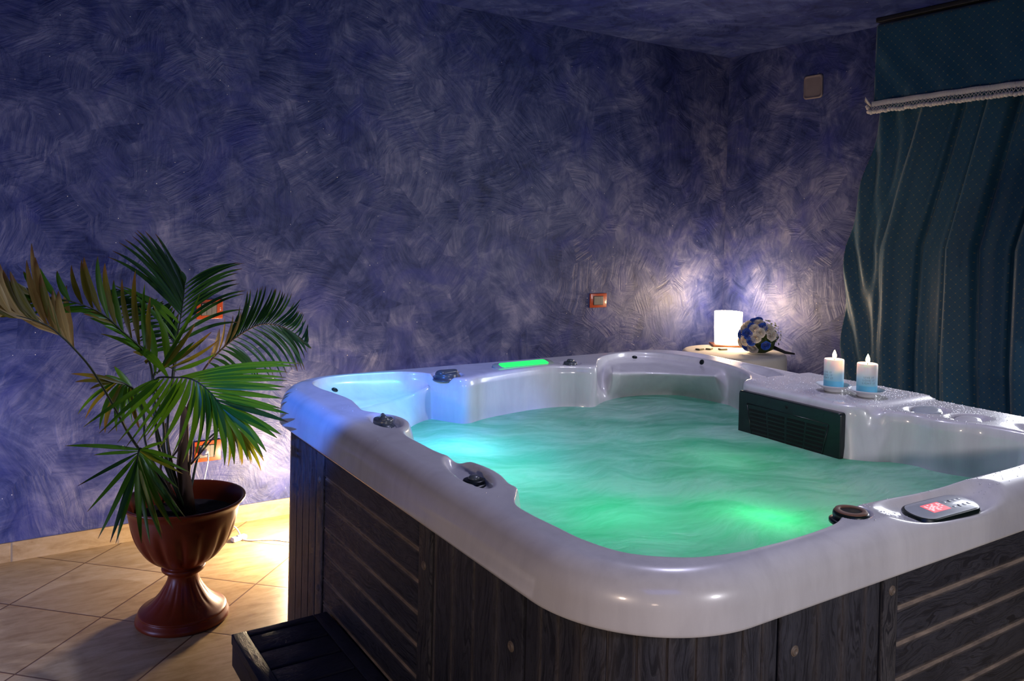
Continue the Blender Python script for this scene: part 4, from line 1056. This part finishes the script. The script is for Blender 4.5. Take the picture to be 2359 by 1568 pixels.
def leaflet(b, base, tip, tang, width, droop, mi, curl=.0):
    L = (tip-base).length
    ctrl = base+(tip-base)*.5+tang*L*.16+Vector((0, 0, 1))*L*droop
    n = 11; prev = None; V = []; U = []; F = []
    view = TOCAM((base+tip)*.5); tw = random.uniform(-.5, .5)
    for i in range(n+1):
        t = i/n; p = base*(1-t)**2+ctrl*2*t*(1-t)+tip*t*t
        dv = ((ctrl-base)*(1-t)+(tip-ctrl)*t).normalized()
        side = dv.cross(view+Vector((0, 0, .6))+Vector((tw, 0, 0))).normalized(); nn = side.cross(dv).normalized()
        w = width*.5*min(1, (.22+2.6*t))*max(.02, (1-t**2.1))**.75
        if t > .97: w = width*.03
        for q in (-1, 0, 1):
            V.append(p+side*w*q+nn*(-abs(q))*w*.28); U.append((t, .5+.5*q))
    for i in range(n):
        for q in (0, 1): F.append((i*3+q, (i+1)*3+q, (i+1)*3+q+1, i*3+q+1))
    b.add(V, F, U, mi)
O0 = Vector((PX, PY, 0))
def frond(pet, rach, sides, mats, width=.024, stem=M_STEM, label=None, rs=.0045):
    """pet: petiole points; rach: rachis points; sides: list of (tips, count, t0, t1, droop, material index)"""
    pts = [Z(*p) if not isinstance(p, Vector) else p for p in pet]; R = [Z(*p) for p in rach]
    P = catmull([p for p in pts]+R, 8); P = [Vector(p) for p in P]
    b = MB(); m = len(P); b.tube([p-O0 for p in P], [rs*(1.25-.95*i/m) for i in range(m)], 7, m=len(mats))
    RC = [Vector(p) for p in catmull(R, 12)]
    for (tips, cnt, t0, t1, droop, mi) in sides:
        cnt = int(round(cnt*1.3)) if cnt > 3 else cnt
        TP = [Vector(p) for p in catmull([Z(*p) for p in tips], 10)] if len(tips) > 1 else [Z(*tips[0])]
        for k in range(cnt):
            f = k/(cnt-1) if cnt > 1 else .5
            a = (t0+(t1-t0)*f)*(len(RC)-1); i = min(int(a), len(RC)-2); base = RC[i].lerp(RC[i+1], a-i); tang = (RC[i+1]-RC[i]).normalized()
            c = f*(len(TP)-1); j = min(int(c), max(0, len(TP)-2)); tip = TP[j].lerp(TP[min(j+1, len(TP)-1)], c-j) if len(TP) > 1 else TP[0]
            tip = tip+Vector((random.uniform(-.010, .010), random.uniform(-.03, .03), random.uniform(-.010, .010)))
            mm = mi if isinstance(mi, int) else random.choice(mi)
            leaflet(b, base-O0, tip-O0, tang, width*random.uniform(.85, 1.12), droop, mm)
    o = b.build('frond', list(mats)+[stem], pot)
    if label: o['label'] = label
    return o
S0 = Vector((PX+.01, PY, .40))
# trunk and bare stems
b = MB(); b.tube([p-O0 for p in (Vector((PX+.02, PY+.0, .39)), Z(1100, 1500, 2.3), Z(1105, 1380, 2.3), Z(1110, 1220, 2.31), Z(1108, 1140, 2.32))], [.027, .024, .020, .015, .008], 14)
b.build('trunk', M_TRUNK, pot)
b = MB()
for a in (((1140, 1500, 2.29), (1215, 1410, 2.27), (1300, 1310, 2.25)), ((1150, 1420, 2.28), (1160, 1280, 2.28), (1195, 1130, 2.27)), ((1010, 1480, 2.28), (1070, 1400, 2.27), (1120, 1270, 2.26)), ((965, 1520, 2.27), (985, 1380, 2.27), (1000, 1240, 2.28))):
    b.tube([Vector((PX, PY, .40))-O0]+[Z(*p)-O0 for p in a], [.006, .005, .004, .0035], 8)
b.build('stem', M_STEMB, pot)
# upright centre frond
frond([S0, (1010, 1400, 2.32), (1035, 1000, 2.38)], [(1050, 860, 2.40), (1068, 720, 2.42), (1090, 590, 2.43), (1105, 490, 2.44), (1114, 395, 2.45)],
      [([(640, 240, 2.55), (735, 150, 2.52), (800, 108, 2.5), (842, 88, 2.5), (910, 98, 2.48), (975, 165, 2.47), (1022, 240, 2.46), (1075, 330, 2.46)], 12, .50, .98, .02, 0),
       ([(690, 395, 2.5), (760, 440, 2.5)], 3, .2, .4, .03, 1),
       ([(1440, 640, 2.30), (1490, 467, 2.30), (1425, 405, 2.33), (1450, 355, 2.35), (1462, 290, 2.38), (1405, 285, 2.4)], 9, .18, .95, .04, 0)], [LD, LG], .022, label='upright frond in the centre')
frond([S0, (1010, 1350, 2.34), (1040, 1000, 2.42)], [(1060, 800, 2.48), (1010, 700, 2.5), (940, 600, 2.52), (880, 525, 2.53), (780, 460, 2.54), (690, 430, 2.55)],
      [([(1075, 600, 2.5), (1050, 540, 2.5), (980, 510, 2.52), (900, 500, 2.53), (800, 450, 2.54)], 17, .05, .9, .01, 0),
       ([(880, 830, 2.5), (800, 700, 2.5), (720, 600, 2.52), (660, 530, 2.53), (600, 470, 2.55)], 15, .05, .95, -.01, 0)], [LD], .022, label='dark frond leaning left in the centre')
# right frond
frond([S0, (1110, 1250, 2.32), (1190, 1010, 2.36)], [(1240, 900, 2.38), (1330, 800, 2.40), (1420, 725, 2.41), (1540, 655, 2.42), (1640, 645, 2.42), (1740, 680, 2.42), (1860, 780, 2.42)],
      [([(1420, 590, 2.42), (1470, 485, 2.42), (1540, 432, 2.42), (1600, 425, 2.42), (1665, 420, 2.42), (1700, 448, 2.42), (1785, 480, 2.42), (1788, 540, 2.42), (1822, 576, 2.42), (1832, 612, 2.42), (1845, 658, 2.42)], 26, .20, .97, .02, 0),
       ([(1300, 680, 2.38), (1440, 565, 2.40)], 4, .02, .26, .01, 1),
       ([(1400, 1010, 2.3), (1520, 975, 2.32), (1640, 990, 2.34), (1745, 948, 2.36), (1812, 930, 2.38), (1822, 885, 2.40), (1842, 805, 2.42), (1868, 782, 2.42)], 18, .05, .97, .10, 0)], [LD, LB], .016, M_STEMB, 'feathery frond reaching right with a few dry blades')
# big front frond
frond([S0, (1000, 1450, 2.22), (985, 1250, 2.18), (950, 1080, 2.12)], [(940, 975, 2.08), (1040, 965, 2.05), (1140, 972, 2.0), (1215, 1010, 1.97), (1280, 1070, 1.95), (1335, 1140, 1.93)],
      [([(508, 1262, 2.08), (645, 1302, 2.05), (722, 1376, 2.02), (840, 1376, 2.0), (905, 1345, 1.98), (992, 1402, 1.96), (1135, 1492, 1.94), (1212, 1412, 1.93), (1275, 1452, 1.92), (1385, 1492, 1.9), (1535, 1456, 1.88), (1598, 1396, 1.86)], 15, .0, .98, .16, 0),
       ([(430, 790, 2.25), (760, 600, 2.3)], 1, .1, .2, .12, 0),
       ([(1820, 882, 1.93), (1745, 952, 1.88), (1725, 1000, 1.85), (1690, 1110, 1.82), (1742, 1228, 1.66), (1655, 1332, 1.70)], 10, .25, 1.0, .12, (0, 0, 1))], [LG, LD], .030, label='broad green frond arching over the front of the urn')
# young frond with twisted blades
frond([S0, (960, 1400, 2.25), (935, 1150, 2.2)], [(925, 960, 2.18), (960, 930, 2.18), (1010, 900, 2.19), (1060, 930, 2.2)],
      [([(1196, 468, 2.2), (1145, 740, 2.15), (1310, 690, 2.2), (1300, 800, 2.2)], 5, .2, .9, .06, (0, 1)), ([(850, 560, 2.2), (935, 520, 2.2)], 2, .1, .6, .03, 0)], [LG, LO], .030, label='young frond with twisted olive blades')
# left green frond
frond([S0, (950, 1300, 2.26), (925, 1050, 2.22)], [(905, 890, 2.18), (850, 790, 2.15), (740, 690, 2.12), (640, 600, 2.10), (520, 535, 2.08), (350, 490, 2.07), (200, 470, 2.06)],
      [([(900, 480, 2.2), (828, 330, 2.18), (700, 390, 2.16), (605, 250, 2.15), (500, 238, 2.13), (405, 310, 2.12), (210, 300, 2.1), (60, 400, 2.08)], 11, .04, .98, .02, (0, 0, 1)),
       ([(860, 870, 2.15), (700, 690, 2.12), (560, 620, 2.1), (440, 560, 2.1), (230, 590, 2.1), (60, 545, 2.08), (-30, 470, 2.08)], 12, .05, .97, .03, (0, 1))], [LG, LO], .026, label='long green frond sweeping left')
# far left browning frond
frond([S0, (820, 1372, 2.26), (730, 1220, 2.2), (640, 1060, 2.15), (540, 900, 2.10)], [(440, 785, 2.07), (370, 718, 2.06), (290, 655, 2.05), (150, 605, 2.04), (0, 575, 2.03)],
      [([(405, 425, 2.07), (325, 455, 2.07), (240, 330, 2.06), (205, 170, 2.05), (122, 280, 2.05), (30, 330, 2.04), (-5, 268, 2.04), (-60, 380, 2.03)], 9, .0, .95, .01, (0, 0, 1)),
       ([(60, 560, 2.04), (0, 480, 2.04), (-70, 530, 2.03), (-90, 600, 2.03)], 6, .3, .95, .02, (0, 1))], [LB, LO], .034, label='browning frond at the far left')
# back left olive frond
frond([S0, (895, 1420, 2.36), (865, 1180, 2.40)], [(810, 1045, 2.42), (775, 1015, 2.42), (735, 995, 2.42), (700, 985, 2.42)],
      [([(905, 1190, 2.42), (845, 1292, 2.40), (760, 1230, 2.4), (680, 1298, 2.38), (570, 1252, 2.38), (482, 1198, 2.38)], 8, .0, .95, .06, (0, 1)), ([(700, 892, 2.44), (560, 960, 2.42), (405, 940, 2.42), (530, 1048, 2.40)], 5, .1, 1, .05, (0, 1))], [LO, LG], .026, label='olive frond low behind the left stem')
# front left drooping frond over the rim of the urn
frond([S0+Vector((-.03, -.02, 0)), (900, 1480, 2.18)], [(850, 1395, 2.10), (835, 1412, 2.07), (830, 1440, 2.05), (826, 1475, 2.04)],
      [([(395, 1384, 2.06), (562, 1366, 2.05), (456, 1648, 2.02), (590, 1912, 2.0), (680, 1930, 1.99), (710, 1960, 1.99)], 7, .05, .95, .10, (0, 0, 1)),
       ([(995, 1350, 2.06), (1138, 1542, 2.05), (1092, 1560, 2.04), (1108, 1805, 2.02), (1062, 1858, 2.01), (1002, 1882, 2.0), (942, 1956, 1.99), (852, 1970, 1.99)], 10, .0, .98, .09, (0, 0, 2))], [LG, LD, LY], .024, label='drooping frond hanging over the urn rim')
# small yellow frond behind
frond([S0, (1200, 1420, 2.42), (1320, 1280, 2.5)], [(1372, 1262, 2.52), (1395, 1262, 2.53), (1425, 1275, 2.54)],
      [([(1382, 1482, 2.52), (1412, 1470, 2.52), (1450, 1492, 2.52), (1482, 1485, 2.52), (1540, 1482, 2.52), (1576, 1520, 2.52), (1602, 1392, 2.52)], 9, .0, 1.0, .10, 0)], [LY], .020, label='small yellow green frond at the right')
